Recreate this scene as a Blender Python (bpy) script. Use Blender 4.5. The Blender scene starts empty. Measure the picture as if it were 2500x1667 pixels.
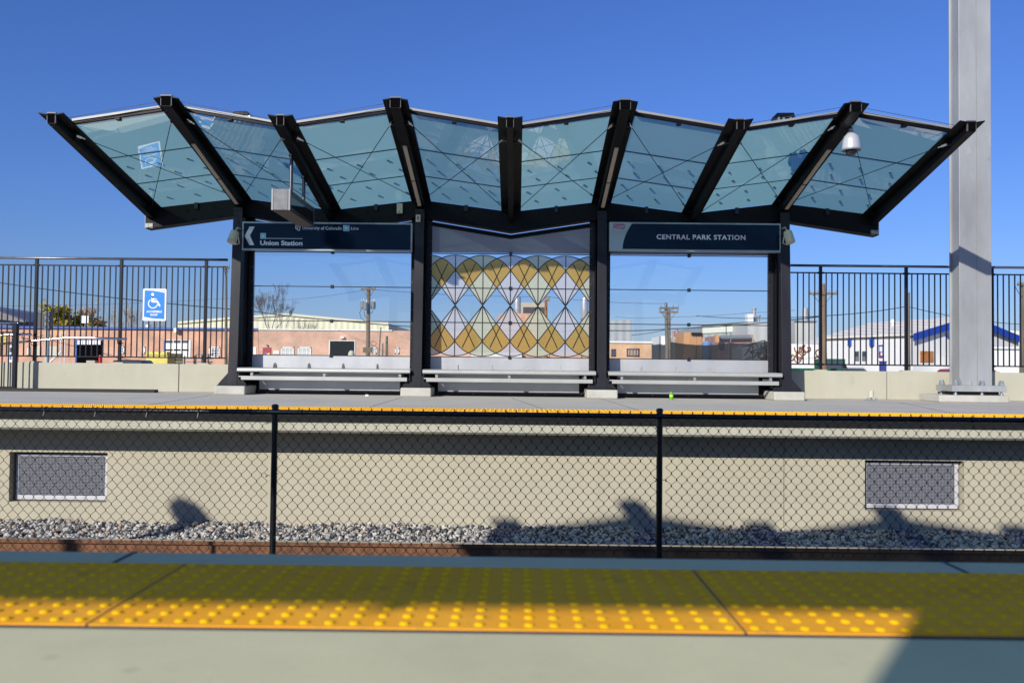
import bpy, math, random
from mathutils import Vector, Matrix
import numpy as np
random.seed(7); rng=np.random.default_rng(7)
S=bpy.context.scene; COL=S.collection
sin,cos,pi,sqrt=math.sin,math.cos,math.pi,math.sqrt
# ---------------------------------------------------------------- camera model
CAM=Vector((0,0,.55)); FPX=2051.0
YAW,PIT,ROL=.006,.02584,.0105
Fv=Vector((-sin(YAW)*cos(PIT),cos(YAW)*cos(PIT),sin(PIT)))
R0=Vector((cos(YAW),sin(YAW),0)); U0=R0.cross(Fv)
Rv=R0*cos(ROL)+U0*sin(ROL); Uv=U0*cos(ROL)-R0*sin(ROL)
def P(u,v,y):
    """world point of depth y seen at photo pixel (u,v): used to turn measured sizes into metres"""
    d=Fv+Rv*((u-1250)/FPX)+Uv*((833.5-v)/FPX)
    return CAM+d*(y/d.y)
# ---------------------------------------------------------------- helpers
def tag(o,label=None,cat=None,group=None,kind=None):
    if label:o['label']=label
    if cat:o['category']=cat
    if group:o['group']=group
    if kind:o['kind']=kind
    return o
def wloc(o):
    v=Vector((0,0,0))
    while o: v+=o.location; o=o.parent
    return v
def empty(name,loc,label=None,cat=None,group=None,kind=None):
    o=bpy.data.objects.new(name,None); COL.objects.link(o); o.location=loc; o.empty_display_size=.1
    return tag(o,label,cat,group,kind)
class MB:
    def __init__(s): s.v=[]; s.f=[]; s.m=[]; s.mi=0
    def add(s,vs,fs):
        n=len(s.v); s.v+= [tuple(p) for p in vs]; s.f+=[tuple(n+i for i in f) for f in fs]; s.m+=[s.mi]*len(fs); return s
    def box(s,x0,x1,y0,y1,z0,z1):
        return s.add([(x0,y0,z0),(x1,y0,z0),(x1,y1,z0),(x0,y1,z0),(x0,y0,z1),(x1,y0,z1),(x1,y1,z1),(x0,y1,z1)],
          [(0,3,2,1),(4,5,6,7),(0,1,5,4),(1,2,6,5),(2,3,7,6),(3,0,4,7)])
    def hexa(s,p): # 8 points bottom4 top4
        return s.add(p,[(0,3,2,1),(4,5,6,7),(0,1,5,4),(1,2,6,5),(2,3,7,6),(3,0,4,7)])
    def bar(s,p,q,w,h,up=(0,0,1)):
        p=Vector(p);q=Vector(q);d=(q-p).normalized();a=d.cross(Vector(up))
        if a.length<1e-4:a=Vector((1,0,0))
        a.normalize();b=a.cross(d)
        a=a*w/2;b=b*h/2
        return s.add([p-a-b,p+a-b,p+a+b,p-a+b,q-a-b,q+a-b,q+a+b,q-a+b],
          [(0,1,2,3),(4,7,6,5),(0,4,5,1),(1,5,6,2),(2,6,7,3),(3,7,4,0)])
    def tube(s,pts,r,n=8,caps=True):
        pts=[Vector(p) for p in pts]; m=len(pts); rs=r if isinstance(r,(list,tuple)) else [r]*m
        base=len(s.v); prev=None; vs=[];fs=[]
        for i in range(m):
            t=(pts[min(i+1,m-1)]-pts[max(i-1,0)]).normalized()
            if prev is None:
                a=t.cross(Vector((0,0,1)))
                if a.length<.05:a=t.cross(Vector((0,1,0)))
            else: a=prev-t*prev.dot(t)
            a.normalize();prev=a;b=t.cross(a)
            for k in range(n):
                g=2*pi*k/n; vs.append(pts[i]+(a*cos(g)+b*sin(g))*rs[i])
        for i in range(m-1):
            for k in range(n):
                k2=(k+1)%n; fs.append((i*n+k,i*n+k2,(i+1)*n+k2,(i+1)*n+k))
        if caps: fs.append(tuple(range(n-1,-1,-1))); fs.append(tuple((m-1)*n+k for k in range(n)))
        return s.add(vs,fs)
    def lathe(s,prof,c,n=16,axis=(0,0,1)):
        ax=Vector(axis).normalized(); a=ax.orthogonal().normalized(); b=ax.cross(a); c=Vector(c)
        vs=[];fs=[];m=len(prof)
        for r,h in prof:
            for k in range(n):
                g=2*pi*k/n; vs.append(c+ax*h+(a*cos(g)+b*sin(g))*r)
        for i in range(m-1):
            for k in range(n):
                k2=(k+1)%n; fs.append((i*n+k,i*n+k2,(i+1)*n+k2,(i+1)*n+k))
        fs.append(tuple(range(n-1,-1,-1)));fs.append(tuple((m-1)*n+k for k in range(n)))
        return s.add(vs,fs)
    def prism(s,poly,y0,y1):  # poly in (x,z), extruded along y
        n=len(poly); vs=[(x,y0,z) for x,z in poly]+[(x,y1,z) for x,z in poly]
        fs=[tuple(range(n)),tuple(range(2*n-1,n-1,-1))]+[(i,n+i,n+(i+1)%n,(i+1)%n) for i in range(n)]
        return s.add(vs,fs)
    def prismx(s,poly,x0,x1): # poly in (y,z)
        n=len(poly); vs=[(x0,y,z) for y,z in poly]+[(x1,y,z) for y,z in poly]
        fs=[tuple(range(n)),tuple(range(2*n-1,n-1,-1))]+[(i,n+i,n+(i+1)%n,(i+1)%n) for i in range(n)]
        return s.add(vs,fs)
    def xf(s,M):
        s.v=[tuple(M@Vector(p)) for p in s.v]; return s
    def build(s,name,mats,parent=None,smooth=False,bevel=0,fix=True):
        if not isinstance(mats,(list,tuple)):mats=[mats]
        if parent is not None: L=wloc(parent)
        else:
            a=np.array(s.v); L=Vector(((a[:,0].min()+a[:,0].max())/2,(a[:,1].min()+a[:,1].max())/2,a[:,2].min()))
        me=bpy.data.meshes.new(name)
        me.from_pydata([(p[0]-L.x,p[1]-L.y,p[2]-L.z) for p in s.v],[],s.f)
        for m in mats: me.materials.append(m)
        if len(mats)>1: me.polygons.foreach_set('material_index',s.m)
        if fix:
            import bmesh
            bm=bmesh.new(); bm.from_mesh(me); bmesh.ops.recalc_face_normals(bm,faces=bm.faces); bm.to_mesh(me); bm.free()
        if smooth: me.shade_smooth() if smooth is True else me.shade_smooth()
        o=bpy.data.objects.new(name,me); COL.objects.link(o)
        if parent is not None: o.parent=parent
        else: o.location=L
        if smooth and smooth!='all':
            pass
        if bevel:
            b=o.modifiers.new('b','BEVEL'); b.width=bevel; b.segments=2; b.limit_method='ANGLE'; b.angle_limit=.6
        return o
def copy_tree(o,parent=None):
    c=o.copy(); COL.objects.link(c); c.parent=parent
    for ch in o.children: copy_tree(ch,c)
    return c
# ---------------------------------------------------------------- materials
MATS={}
def mat(name,col,rough=.5,metal=0,var=0,scale=4,bump=0,bscale=60,spec=.5,col2=None,coat=0,stretch=None,det=4):
    m=bpy.data.materials.new(name); m.use_nodes=True; nt=m.node_tree; N=nt.nodes; L=nt.links
    b=N['Principled BSDF']; b.inputs['Base Color'].default_value=(*col,1); b.inputs['Roughness'].default_value=rough
    b.inputs['Metallic'].default_value=metal; b.inputs['Specular IOR Level'].default_value=spec
    if coat: b.inputs['Coat Weight'].default_value=coat
    tc=N.new('ShaderNodeTexCoord'); mp=N.new('ShaderNodeMapping'); L.new(tc.outputs['Object'],mp.inputs[0])
    if stretch: mp.inputs['Scale'].default_value=stretch
    if var or col2:
        n=N.new('ShaderNodeTexNoise'); n.inputs['Scale'].default_value=scale; n.inputs['Detail'].default_value=det; n.inputs['Roughness'].default_value=.6
        L.new(mp.outputs[0],n.inputs['Vector'])
        r=N.new('ShaderNodeMapRange'); r.inputs[1].default_value=.3; r.inputs[2].default_value=.7; L.new(n.outputs[0],r.inputs[0])
        mx=N.new('ShaderNodeMix'); mx.data_type='RGBA'; L.new(r.outputs[0],mx.inputs[0])
        c2=col2 if col2 else tuple(min(1,c*(1+var)) for c in col); c1=col if col2 else tuple(c*(1-var) for c in col)
        mx.inputs[6].default_value=(*c1,1); mx.inputs[7].default_value=(*c2,1); L.new(mx.outputs[2],b.inputs['Base Color'])
        rr=N.new('ShaderNodeMapRange'); rr.inputs[3].default_value=max(.05,rough-.12); rr.inputs[4].default_value=min(1,rough+.12); L.new(n.outputs[0],rr.inputs[0]); L.new(rr.outputs[0],b.inputs['Roughness'])
    if bump:
        n2=N.new('ShaderNodeTexNoise'); n2.inputs['Scale'].default_value=bscale; n2.inputs['Detail'].default_value=3; L.new(mp.outputs[0],n2.inputs['Vector'])
        bp=N.new('ShaderNodeBump'); bp.inputs['Strength'].default_value=bump; bp.inputs['Distance'].default_value=.02; L.new(n2.outputs[0],bp.inputs['Height']); L.new(bp.outputs[0],b.inputs['Normal'])
    MATS[name]=m; return m
def concrete(name,c,stain,scale=1.2,bump=.08,fine=.06):
    """concrete: broad blotches, small pores, faint run marks"""
    m=mat(name,c,.85,0,0,1); nt=m.node_tree;N=nt.nodes;L=nt.links;b=N['Principled BSDF']; b.inputs['Specular IOR Level'].default_value=.12
    tc=[n for n in N if n.type=='MAPPING'][0]
    def noise(s,d,st=None):
        n=N.new('ShaderNodeTexNoise'); n.inputs['Scale'].default_value=s; n.inputs['Detail'].default_value=d; n.inputs['Roughness'].default_value=.65
        if st:
            mp=N.new('ShaderNodeMapping'); mp.inputs['Scale'].default_value=st; L.new(tc.outputs[0],mp.inputs[0]); L.new(mp.outputs[0],n.inputs['Vector'])
        else: L.new(tc.outputs[0],n.inputs['Vector'])
        return n
    n1=noise(scale,5); r=N.new('ShaderNodeMapRange'); r.inputs[1].default_value=.38; r.inputs[2].default_value=.72; L.new(n1.outputs[0],r.inputs[0])
    mx=N.new('ShaderNodeMix'); mx.data_type='RGBA'; L.new(r.outputs[0],mx.inputs[0]); mx.inputs[6].default_value=(*c,1); mx.inputs[7].default_value=(*stain,1)
    n2=noise(90,3); r2=N.new('ShaderNodeMapRange'); r2.inputs[3].default_value=1-fine*2; r2.inputs[4].default_value=1+fine*2; L.new(n2.outputs[0],r2.inputs[0])
    n3=noise(2.2,4,(1.6,1.6,.12)); r3=N.new('ShaderNodeMapRange'); r3.inputs[3].default_value=.93; r3.inputs[4].default_value=1.07; L.new(n3.outputs[0],r3.inputs[0])
    mu=N.new('ShaderNodeMath'); mu.operation='MULTIPLY'; L.new(r2.outputs[0],mu.inputs[0]); L.new(r3.outputs[0],mu.inputs[1])
    vm=N.new('ShaderNodeVectorMath'); vm.operation='SCALE'; L.new(mx.outputs[2],vm.inputs[0]); L.new(mu.outputs[0],vm.inputs['Scale']); L.new(vm.outputs[0],b.inputs['Base Color'])
    vo=N.new('ShaderNodeTexVoronoi'); vo.inputs['Scale'].default_value=5; vo.inputs['Randomness'].default_value=1; L.new(tc.outputs[0],vo.inputs['Vector'])
    lt=N.new('ShaderNodeMapRange'); lt.inputs[1].default_value=0; lt.inputs[2].default_value=.10; lt.inputs[3].default_value=.80; lt.inputs[4].default_value=1; L.new(vo.outputs['Distance'],lt.inputs[0])
    vm2=N.new('ShaderNodeVectorMath'); vm2.operation='SCALE'; L.new(vm.outputs[0],vm2.inputs[0]); L.new(lt.outputs[0],vm2.inputs['Scale']); L.new(vm2.outputs[0],b.inputs['Base Color'])
    bp=N.new('ShaderNodeBump'); bp.inputs['Strength'].default_value=bump*3; bp.inputs['Distance'].default_value=.01; L.new(n2.outputs[0],bp.inputs['Height']); L.new(bp.outputs[0],b.inputs['Normal'])
    return m
def glassmat(name,tint,refl,diff=None,dfac=0,rough=0.0,trans=None,tf=.55,gz=.75):
    """thin architectural glass: see-through, mirror reflection by angle, optional frit that scatters light"""
    m=bpy.data.materials.new(name); m.use_nodes=True; nt=m.node_tree;N=nt.nodes;L=nt.links; N.clear()
    out=N.new('ShaderNodeOutputMaterial'); t=N.new('ShaderNodeBsdfTransparent'); t.inputs[0].default_value=(*tint,1)
    g=N.new('ShaderNodeBsdfGlossy'); g.inputs['Roughness'].default_value=rough
    cur=t
    if diff:
        d=N.new('ShaderNodeBsdfDiffuse'); d.inputs[0].default_value=(*diff,1); tl=N.new('ShaderNodeBsdfTranslucent'); tl.inputs[0].default_value=(*(trans or diff),1)
        a=N.new('ShaderNodeMixShader'); a.inputs[0].default_value=tf; L.new(d.outputs[0],a.inputs[1]);L.new(tl.outputs[0],a.inputs[2])
        b=N.new('ShaderNodeMixShader'); b.inputs[0].default_value=dfac; L.new(t.outputs[0],b.inputs[1]);L.new(a.outputs[0],b.inputs[2]); cur=b
    lw=N.new('ShaderNodeLayerWeight'); lw.inputs[0].default_value=.25
    mr=N.new('ShaderNodeMapRange'); mr.inputs[3].default_value=refl; mr.inputs[4].default_value=gz; L.new(lw.outputs['Fresnel'],mr.inputs[0])
    mx=N.new('ShaderNodeMixShader'); L.new(mr.outputs[0],mx.inputs[0]); L.new(cur.outputs[0],mx.inputs[1]); L.new(g.outputs[0],mx.inputs[2]); L.new(mx.outputs[0],out.inputs[0])
    MATS[name]=m; return m
def brick(name,c1,c2,mortar,scale=1.0,plane='xz'):
    m=bpy.data.materials.new(name); m.use_nodes=True; nt=m.node_tree;N=nt.nodes;L=nt.links;b=N['Principled BSDF']; b.inputs['Roughness'].default_value=.9; b.inputs['Specular IOR Level'].default_value=.2
    tc=N.new('ShaderNodeTexCoord'); sp=N.new('ShaderNodeSeparateXYZ'); cb=N.new('ShaderNodeCombineXYZ'); L.new(tc.outputs['Object'],sp.inputs[0])
    ad=N.new('ShaderNodeMath'); ad.operation='ADD'; L.new(sp.outputs[0],ad.inputs[0]); L.new(sp.outputs[1],ad.inputs[1])
    L.new(ad.outputs[0],cb.inputs[0]); L.new(sp.outputs[2],cb.inputs[1])
    bt=N.new('ShaderNodeTexBrick'); bt.inputs['Scale'].default_value=scale*4; bt.inputs['Color1'].default_value=(*c1,1); bt.inputs['Color2'].default_value=(*c2,1); bt.inputs['Mortar'].default_value=(*mortar,1)
    bt.inputs['Mortar Size'].default_value=.012; L.new(cb.outputs[0],bt.inputs['Vector'])
    n=N.new('ShaderNodeTexNoise'); n.inputs['Scale'].default_value=.6; n.inputs['Detail'].default_value=5; L.new(cb.outputs[0],n.inputs['Vector'])
    mp=N.new('ShaderNodeMapRange'); mp.inputs[1].default_value=.35; mp.inputs[2].default_value=.65; mp.inputs[3].default_value=.82; mp.inputs[4].default_value=1.15; L.new(n.outputs[0],mp.inputs[0])
    vm=N.new('ShaderNodeVectorMath'); vm.operation='SCALE'; L.new(bt.outputs[0],vm.inputs[0]); L.new(mp.outputs[0],vm.inputs['Scale']); L.new(vm.outputs[0],b.inputs['Base Color'])
    MATS[name]=m; return m
def corr(name,c,pitch=.3,dark=.7,rough=.5):
    m=mat(name,c,rough); nt=m.node_tree;N=nt.nodes;L=nt.links;b=N['Principled BSDF']
    tc=N.new('ShaderNodeTexCoord'); w=N.new('ShaderNodeTexWave'); w.bands_direction='X'; w.inputs['Scale'].default_value=.314/pitch; w.inputs['Distortion'].default_value=0
    L.new(tc.outputs['Object'],w.inputs['Vector'])
    bp=N.new('ShaderNodeBump'); bp.inputs['Strength'].default_value=.9; bp.inputs['Distance'].default_value=.05; L.new(w.outputs[0],bp.inputs['Height']); L.new(bp.outputs[0],b.inputs['Normal'])
    n=N.new('ShaderNodeTexNoise'); n.inputs['Scale'].default_value=.5; L.new(tc.outputs['Object'],n.inputs['Vector'])
    r=N.new('ShaderNodeMapRange'); r.inputs[3].default_value=.85;r.inputs[4].default_value=1.12; L.new(n.outputs[0],r.inputs[0])
    cc=N.new('ShaderNodeVectorMath'); cc.operation='SCALE'; cc.inputs[0].default_value=c; L.new(r.outputs[0],cc.inputs['Scale']); L.new(cc.outputs[0],b.inputs['Base Color'])
    return m
STEEL=mat('painted steel',(.019,.019,.025),.4,0,.25,3,.02,80,.22,stretch=(1,1,.3))
STEEL2=mat('painted beam steel',(.004,.004,.006),.45,0,.2,3,spec=.16)
BLACK=mat('black vinyl',(.006,.008,.010),.3,0,0)
WIRE=mat('black vinyl wire',(.010,.009,.011),.42)
RUBBER=mat('black rubber',(.010,.010,.010),.7)
GALV=mat('galvanised steel',(.34,.35,.355),.5,.25,.20,1.3,.03,30,.5,stretch=(1,1,.35))
GALV2=mat('zinc bolts',(.42,.47,.52),.35,.8,.1,30)
ALU=mat('aluminium bench',(.42,.42,.40),.42,.25,.05,3)
ALUP=mat('aluminium panel',(.47,.48,.50),.4,.35,.10,1.6,stretch=(1,1,.4))
GREYM=mat('grey fascia metal',(.27,.27,.255),.5,.2,.1,2)
CAPM=mat('cap grey',(.12,.12,.118),.5)
GRIDM=mat('grille paint',(.22,.23,.27),.5)
PIPEM=mat('dark polished pipe',(.13,.13,.14),.28,.8)
TRIMM=mat('display trim',(.19,.19,.20),.4,.4)
LENS=mat('lamp lens',(.42,.38,.32),.5)
INOX=mat('stainless steel',(.62,.62,.64),.22,.95,.08,20)
CHROME=mat('polished pipe',(.55,.55,.56),.16,1)
RAILP=mat('rail paint',(.16,.16,.165),.33,.6,.1,6)
CONC_F=concrete('far platform concrete',(.52,.49,.43),(.44,.42,.37),.8)
CONC_N=concrete('near platform concrete',(.66,.61,.40),(.56,.52,.34),1.1,.02,.03)
CONC_W=concrete('cast wall concrete',(.445,.41,.315),(.40,.37,.285),.7,.05,.03)
CONC_C=concrete('coping concrete',(.45,.435,.345),(.40,.385,.30),.9,.04,.03)
CONC_P=concrete('plinth concrete',(.50,.485,.43),(.38,.37,.33),3,.08,.06)
TACT=mat('tactile tile',(.96,.395,.02),.8,0,0,2.3,.12,500,.06,col2=(.99,.47,.05),det=9)
DOME=mat('tactile dome',(.94,.52,.003),.65,0,.10,3,spec=.1,det=8)
SEAM=mat('seal joint',(.05,.055,.07),.8)
WHITEP=mat('white powder coat',(.50,.50,.53),.4)
BLUEP=mat('sign blue',(0,.19,.76),.35,coat=.3)
SIGNW=mat('sign white',(.74,.74,.76),.35)
NAVY=mat('navy sign face',(.002,.011,.026),.12,0,spec=.16)
SIGNG=mat('sign frame grey',(.30,.36,.40),.4,.2)
CYAN=mat('light blue square',(.10,.42,.62),.4)
LETTER=mat('sign lettering',(.58,.62,.72),.4)
MAGENTA=mat('magenta lettering',(.42,.035,.16),.4)
RED=mat('red paint',(.48,.02,.02),.4)
IVORY=mat('ivory plastic',(.50,.48,.38),.5)
SILVER=mat('silver housing',(.62,.62,.66),.3,.4)
DARKG=mat('smoked dome',(.02,.02,.025),.06,0,spec=.8)
WOOD=mat('pole wood',(.17,.12,.075),.85,0,.3,6,.1,20,stretch=(1,1,.1))
WOODG=mat('grey pole wood',(.13,.115,.09),.85,0,.3,6,stretch=(1,1,.1))
CABLE=mat('cable',(.03,.035,.04),.6)
TRANS=mat('transformer grey',(.16,.18,.19),.5,0,.1,5)
GLS=glassmat('clear glass',(.985,.99,.992),.03)
ROOFG=glassmat('fritted canopy glass',(.32,.54,.50),.045,(.37,.58,.53),.77,.01,(.53,.95,.84),.78,.36)
FROST=glassmat('frosted glass',(.4,.4,.42),.04,(.48,.48,.52),.96,.25)
ART_Y=glassmat('amber film',(.70,.45,.14),.03,(.62,.43,.14),.86,.1,(.8,.5,.1))
ART_C=glassmat('cream film',(.80,.80,.60),.03,(.76,.77,.60),.84,.1)
ART_L=glassmat('lavender film',(.80,.83,.90),.03,(.76,.76,.80),.80,.1)
WIN=mat('window glass',(.05,.07,.09),.08,0,spec=.8)
DARKIN=mat('dark interior',(.003,.003,.004),.95,spec=.02)  # near-black colour, mostly standing in for shade inside doorways and recesses
FENCEP=mat('black railing paint',(.006,.007,.012),.33,spec=.3)
BRK=brick('orange brick',(.54,.29,.19),(.60,.35,.24),(.55,.42,.33))
BRK2=brick('pink brick',(.52,.30,.20),(.60,.37,.26),(.58,.45,.36))
BRK3=brick('yellow orange brick',(.62,.37,.20),(.68,.44,.26),(.5,.4,.3))
CREAM=corr('cream cladding',(.66,.64,.44),.9)
GREYC=corr('grey cladding',(.34,.36,.36),.9)
GREYC2=corr('weathered cladding',(.45,.46,.44),1.2)
WHITEB=mat('white render',(.72,.72,.70),.7,0,.05,.4)
COPW=mat('white coping',(.75,.75,.72),.5)
BLUEF=mat('blue fascia',(.02,.09,.38),.5)
BLUER=mat('royal blue fascia',(.008,.05,.36),.5)
ROOFL=corr('pale metal roof',(.80,.74,.62),1.0)
ROOFD=mat('dark shingle roof',(.20,.19,.19),.9,0,.15,1)
REDDOOR=mat('red door paint',(.33,.01,.03),.5)
ORSH=mat('orange shed',(.52,.27,.11),.7,0,.12,.8)
PINKM=mat('faded red metal',(.36,.20,.18),.7,0,.15,.8)
TAN=mat('tan render',(.45,.40,.31),.8,0,.1,.5)
BARK=mat('bark',(.21,.17,.13),.9,0,.25,6)
BARKD=mat('dark bark',(.12,.095,.07),.9,0,.25,6)
BARKP=mat('pale bark',(.44,.38,.30),.9,0,.2,6)
LEAFY=mat('yellow leaves',(.42,.30,.02),.7,0,.35,1.5)
LEAFG=mat('green leaves',(.20,.22,.03),.7,0,.4,1.5)
LEAFB=mat('brown leaves',(.42,.21,.11),.8,0,.4,1.5)
RUST=mat('rusty rail',(.22,.105,.055),.85,0,0,5,.15,60,.2,col2=(.12,.06,.035))
RAILT=mat('polished rail head',(.55,.52,.48),.25,.9)
SLEEP=concrete('sleeper concrete',(.38,.36,.32),(.3,.28,.25),2)
GREENC=mat('green soda can',(.10,.50,.04),.3,.3)
YELC=mat('yellow print',(.75,.65,.05),.3)
def scuff(m,col,scale,lo,hi,stretch=(1,1,1),amt=1.0):
    nt=m.node_tree;N=nt.nodes;L=nt.links;b=N['Principled BSDF']; src=b.inputs['Base Color'].links[0].from_socket if b.inputs['Base Color'].links else None
    tc=N.new('ShaderNodeTexCoord'); mp=N.new('ShaderNodeMapping'); mp.inputs['Scale'].default_value=stretch; L.new(tc.outputs['Object'],mp.inputs[0])
    n=N.new('ShaderNodeTexNoise'); n.inputs['Scale'].default_value=scale; n.inputs['Detail'].default_value=8; n.inputs['Roughness'].default_value=.7; L.new(mp.outputs[0],n.inputs['Vector'])
    r=N.new('ShaderNodeMapRange'); r.inputs[1].default_value=lo; r.inputs[2].default_value=hi; r.inputs[4].default_value=amt; L.new(n.outputs[0],r.inputs[0])
    mx=N.new('ShaderNodeMix'); mx.data_type='RGBA'; L.new(r.outputs[0],mx.inputs[0])
    if src: L.new(src,mx.inputs[6])
    else: mx.inputs[6].default_value=b.inputs['Base Color'].default_value
    mx.inputs[7].default_value=(*col,1); L.new(mx.outputs[2],b.inputs['Base Color'])
scuff(GALV,(.16,.165,.17),5,.62,.74,(1,1,.5),.7); scuff(GALV,(.52,.53,.54),2.2,.60,.72,(1,1,.6),.6)
scuff(TACT,(.42,.24,.06),9,.54,.72,(1,1,1),.55); scuff(TACT,(.14,.10,.05),40,.66,.74,(1,1,1),.6); scuff(DOME,(.48,.28,.05),30,.58,.72,(1,1,1),.5)
scuff(CONC_N,(.33,.31,.24),2.6,.58,.75,(1,1,1),.45); scuff(CONC_N,(.12,.11,.09),11,.68,.74,(1,1,1),.6); scuff(CONC_F,(.30,.28,.24),3,.58,.74,(.5,1,1),.5)
scuff(CONC_W,(.30,.28,.21),1.6,.60,.78,(1,1,.25),.35); scuff(CONC_W,(.14,.13,.10),28,.70,.75,(1,1,1),.5); scuff(CONC_C,(.27,.26,.21),4,.62,.76,(1,1,.3),.4)
scuff(STEEL,(.05,.05,.055),7,.62,.74,(1,1,.4),.5); scuff(SM[0] if 'SM' in globals() else CONC_P,(.25,.24,.21),6,.6,.75,(1,1,1),.5)
# ---------------------------------------------------------------- text
def text_mb(txt,x0,x1,zb,ht,y,bold=.0,mb=None,spacing=1.0,cap=True,mi=0,depth=.003):
    """lettering mesh on an xz plane facing -y: left/right edges x0,x1, baseline zb, capital height ht"""
    cu=bpy.data.curves.new('t','FONT'); cu.body=txt; cu.size=1; cu.offset=bold; cu.space_character=spacing; cu.resolution_u=3
    o=bpy.data.objects.new('t',cu); COL.objects.link(o); dg=bpy.context.evaluated_depsgraph_get(); dg.update()
    me=bpy.data.meshes.new_from_object(o.evaluated_get(dg)); vs=[v.co.copy() for v in me.vertices]; fs=[tuple(p.vertices) for p in me.polygons]
    bpy.data.objects.remove(o); bpy.data.curves.remove(cu); bpy.data.meshes.remove(me)
    mnx=min(v.x for v in vs);mxx=max(v.x for v in vs); sc=ht/.73
    mb=mb or MB(); mb.mi=mi
    sx=(x1-x0)/(mxx-mnx) if x1 else sc
    mb.add([(x0+(v.x-mnx)*sx,y,zb+v.y*sc) for v in vs],fs); mb.mi=0
    return mb
# ================================================================ SETTING
def sheet(name,x0,x1,y0,y1,z,m,lab,cat='ground'):
    b=MB(); b.add([(x0,y0,z),(x1,y0,z),(x1,y1,z),(x0,y1,z)],[(0,1,2,3)]); o=b.build(name,m); tag(o,lab,cat,kind='structure'); return o
DIRT=mat('dirt and asphalt',(.20,.18,.15),.95,0,.25,.15)
gd=MB(); gd.box(-3000,3000,-2500,-6.2,-1.9,-1.3); gd.box(-3000,3000,14.46,4000,-1.9,-1.25); gd.box(-3000,-60,-6.2,14.46,-1.9,-1.31); gd.box(60,3000,-6.2,14.46,-1.9,-1.31)
tag(gd.build('ground',DIRT),'flat dusty ground beyond the platforms','ground',kind='structure')
BED=mat('ballast bed',(.20,.19,.17),.95,0,.3,12,.5,25)
bd=MB(); bd.add([(-60,2.3,-1.5),(60,2.3,-1.5),(60,10.2,-1.43),(-60,10.2,-1.43)],[(0,1,2,3)])
tag(bd.build('track_bed',BED),'grey ballast bed under both tracks','track bed',kind='structure')
# near platform
npf=empty('near_platform',(0,0,0),'grey concrete platform with yellow bumpy edge in the foreground','platform',kind='structure')
E0=2.41
b=MB(); b.box(-60,60,-6.2,E0,-.3,0); b.build('slab',CONC_N,npf,bevel=.008)
b=MB(); b.box(-60,60,-6.2,E0-.5,-1.6,-.302); b.build('wall',CONC_W,npf)
b=MB()
for i in range(-25,26): b.box(i*2.3+1.21,i*2.3+1.222,2.266,E0+.001,-.001,.0015)
b.build('joint',SEAM,npf)
SP=.052; T0=1.735; PW=26*SP
def tactile(name,xs,ya,yb,parent,seg,z=0,flip=False):
    """one tile: thin plate with a grid of truncated domes and fine surface grain"""
    b=MB(); b.mi=0; b.box(xs+.003,xs+PW-.003,ya,yb,z+.0005,z+.006); b.mi=1
    n=10; prof=[(.0108,0),(.0098,.0022),(.0076,.0042),(.005,.005)]
    for i in range(26):
        for j in range(n):
            cx=xs+SP*(i+.5); cy=ya+SP*(j+.5); vs=[];fs=[]
            for r,h in prof:
                for k in range(seg):
                    g=2*pi*k/seg; vs.append((cx+r*cos(g),cy+r*sin(g),z+.006+h))
            for a in range(3):
                for k in range(seg): k2=(k+1)%seg; fs.append((a*seg+k,a*seg+k2,(a+1)*seg+k2,(a+1)*seg+k))
            fs.append(tuple(3*seg+k for k in range(seg))); b.add(vs,fs)
    return b.build(name,[TACT,DOME],parent,fix=False)
tp=tactile('tactile_tile',0,T0,T0+10*SP,npf,12)
tp.location.x=-.878
for i in range(-8,9):
    if i: o=tp.copy(); COL.objects.link(o); o.parent=npf; o.location.x=-.878+i*PW
b=MB(); b.box(-60,60,T0-.012,T0,.0,.0025); b.box(-60,60,T0+10*SP,T0+10*SP+.010,0,.0025)
for i in range(-8,10): b.box(-.878+i*PW-.003,-.878+i*PW+.003,T0,T0+10*SP,.0,.0045)
b.build('sealant',SEAM,npf)
# far platform
FE=9.4
fpf=empty('far_platform',(0,FE,0),'pale concrete platform across the tracks with thin yellow edge','platform',kind='structure')
b=MB(); b.box(-60,60,FE+.06,14.45,-.2,0); b.build('slab',CONC_F,fpf)
b=MB(); b.prismx([(FE,-.02),(FE,-.225),(FE+.03,-.25),(FE+.8,-.25),(FE+.8,-.021)],-60,60); b.build('coping',CONC_C,fpf)
b=MB(); b.box(-60,60,FE-.012,FE+.06,-.085,-.002)
for i in range(-690,690):
    x=i*.0125; b.box(x,x+.0062,FE-.030,FE-.010,-.123,-.004)
b.build('edge_comb',RUBBER,fpf)
b=MB()
for i in range(-40,41):
    x=i*.215+.05; b.lathe([(.010,0),(.010,.008),(.004,.011)],(x,FE-.030,-.046),6,(0,-1,0))
b.build('bolt',GALV2,fpf)
ft=tactile('tactile_tile',0,FE+.10,FE+.10+10*SP,fpf,6); ft.location.x=-6.5*PW+.3
for i in range(1,14): o=ft.copy(); COL.objects.link(o); o.parent=fpf; o.location.x=(-6.5+i)*PW+.3
# joints scored in the far deck
b=MB()
for (u1,u2) in ((1330,1250),(1560,1470),(2330,2190),(900,985),(360,520)):
    p=P(u2,975,13.3); q=P(u1,1000,10.1); b.bar((p.x,13.25,.0005),(q.x,10.05,.0005),.010,.002)
b.build('joint',SEAM,fpf)
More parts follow.
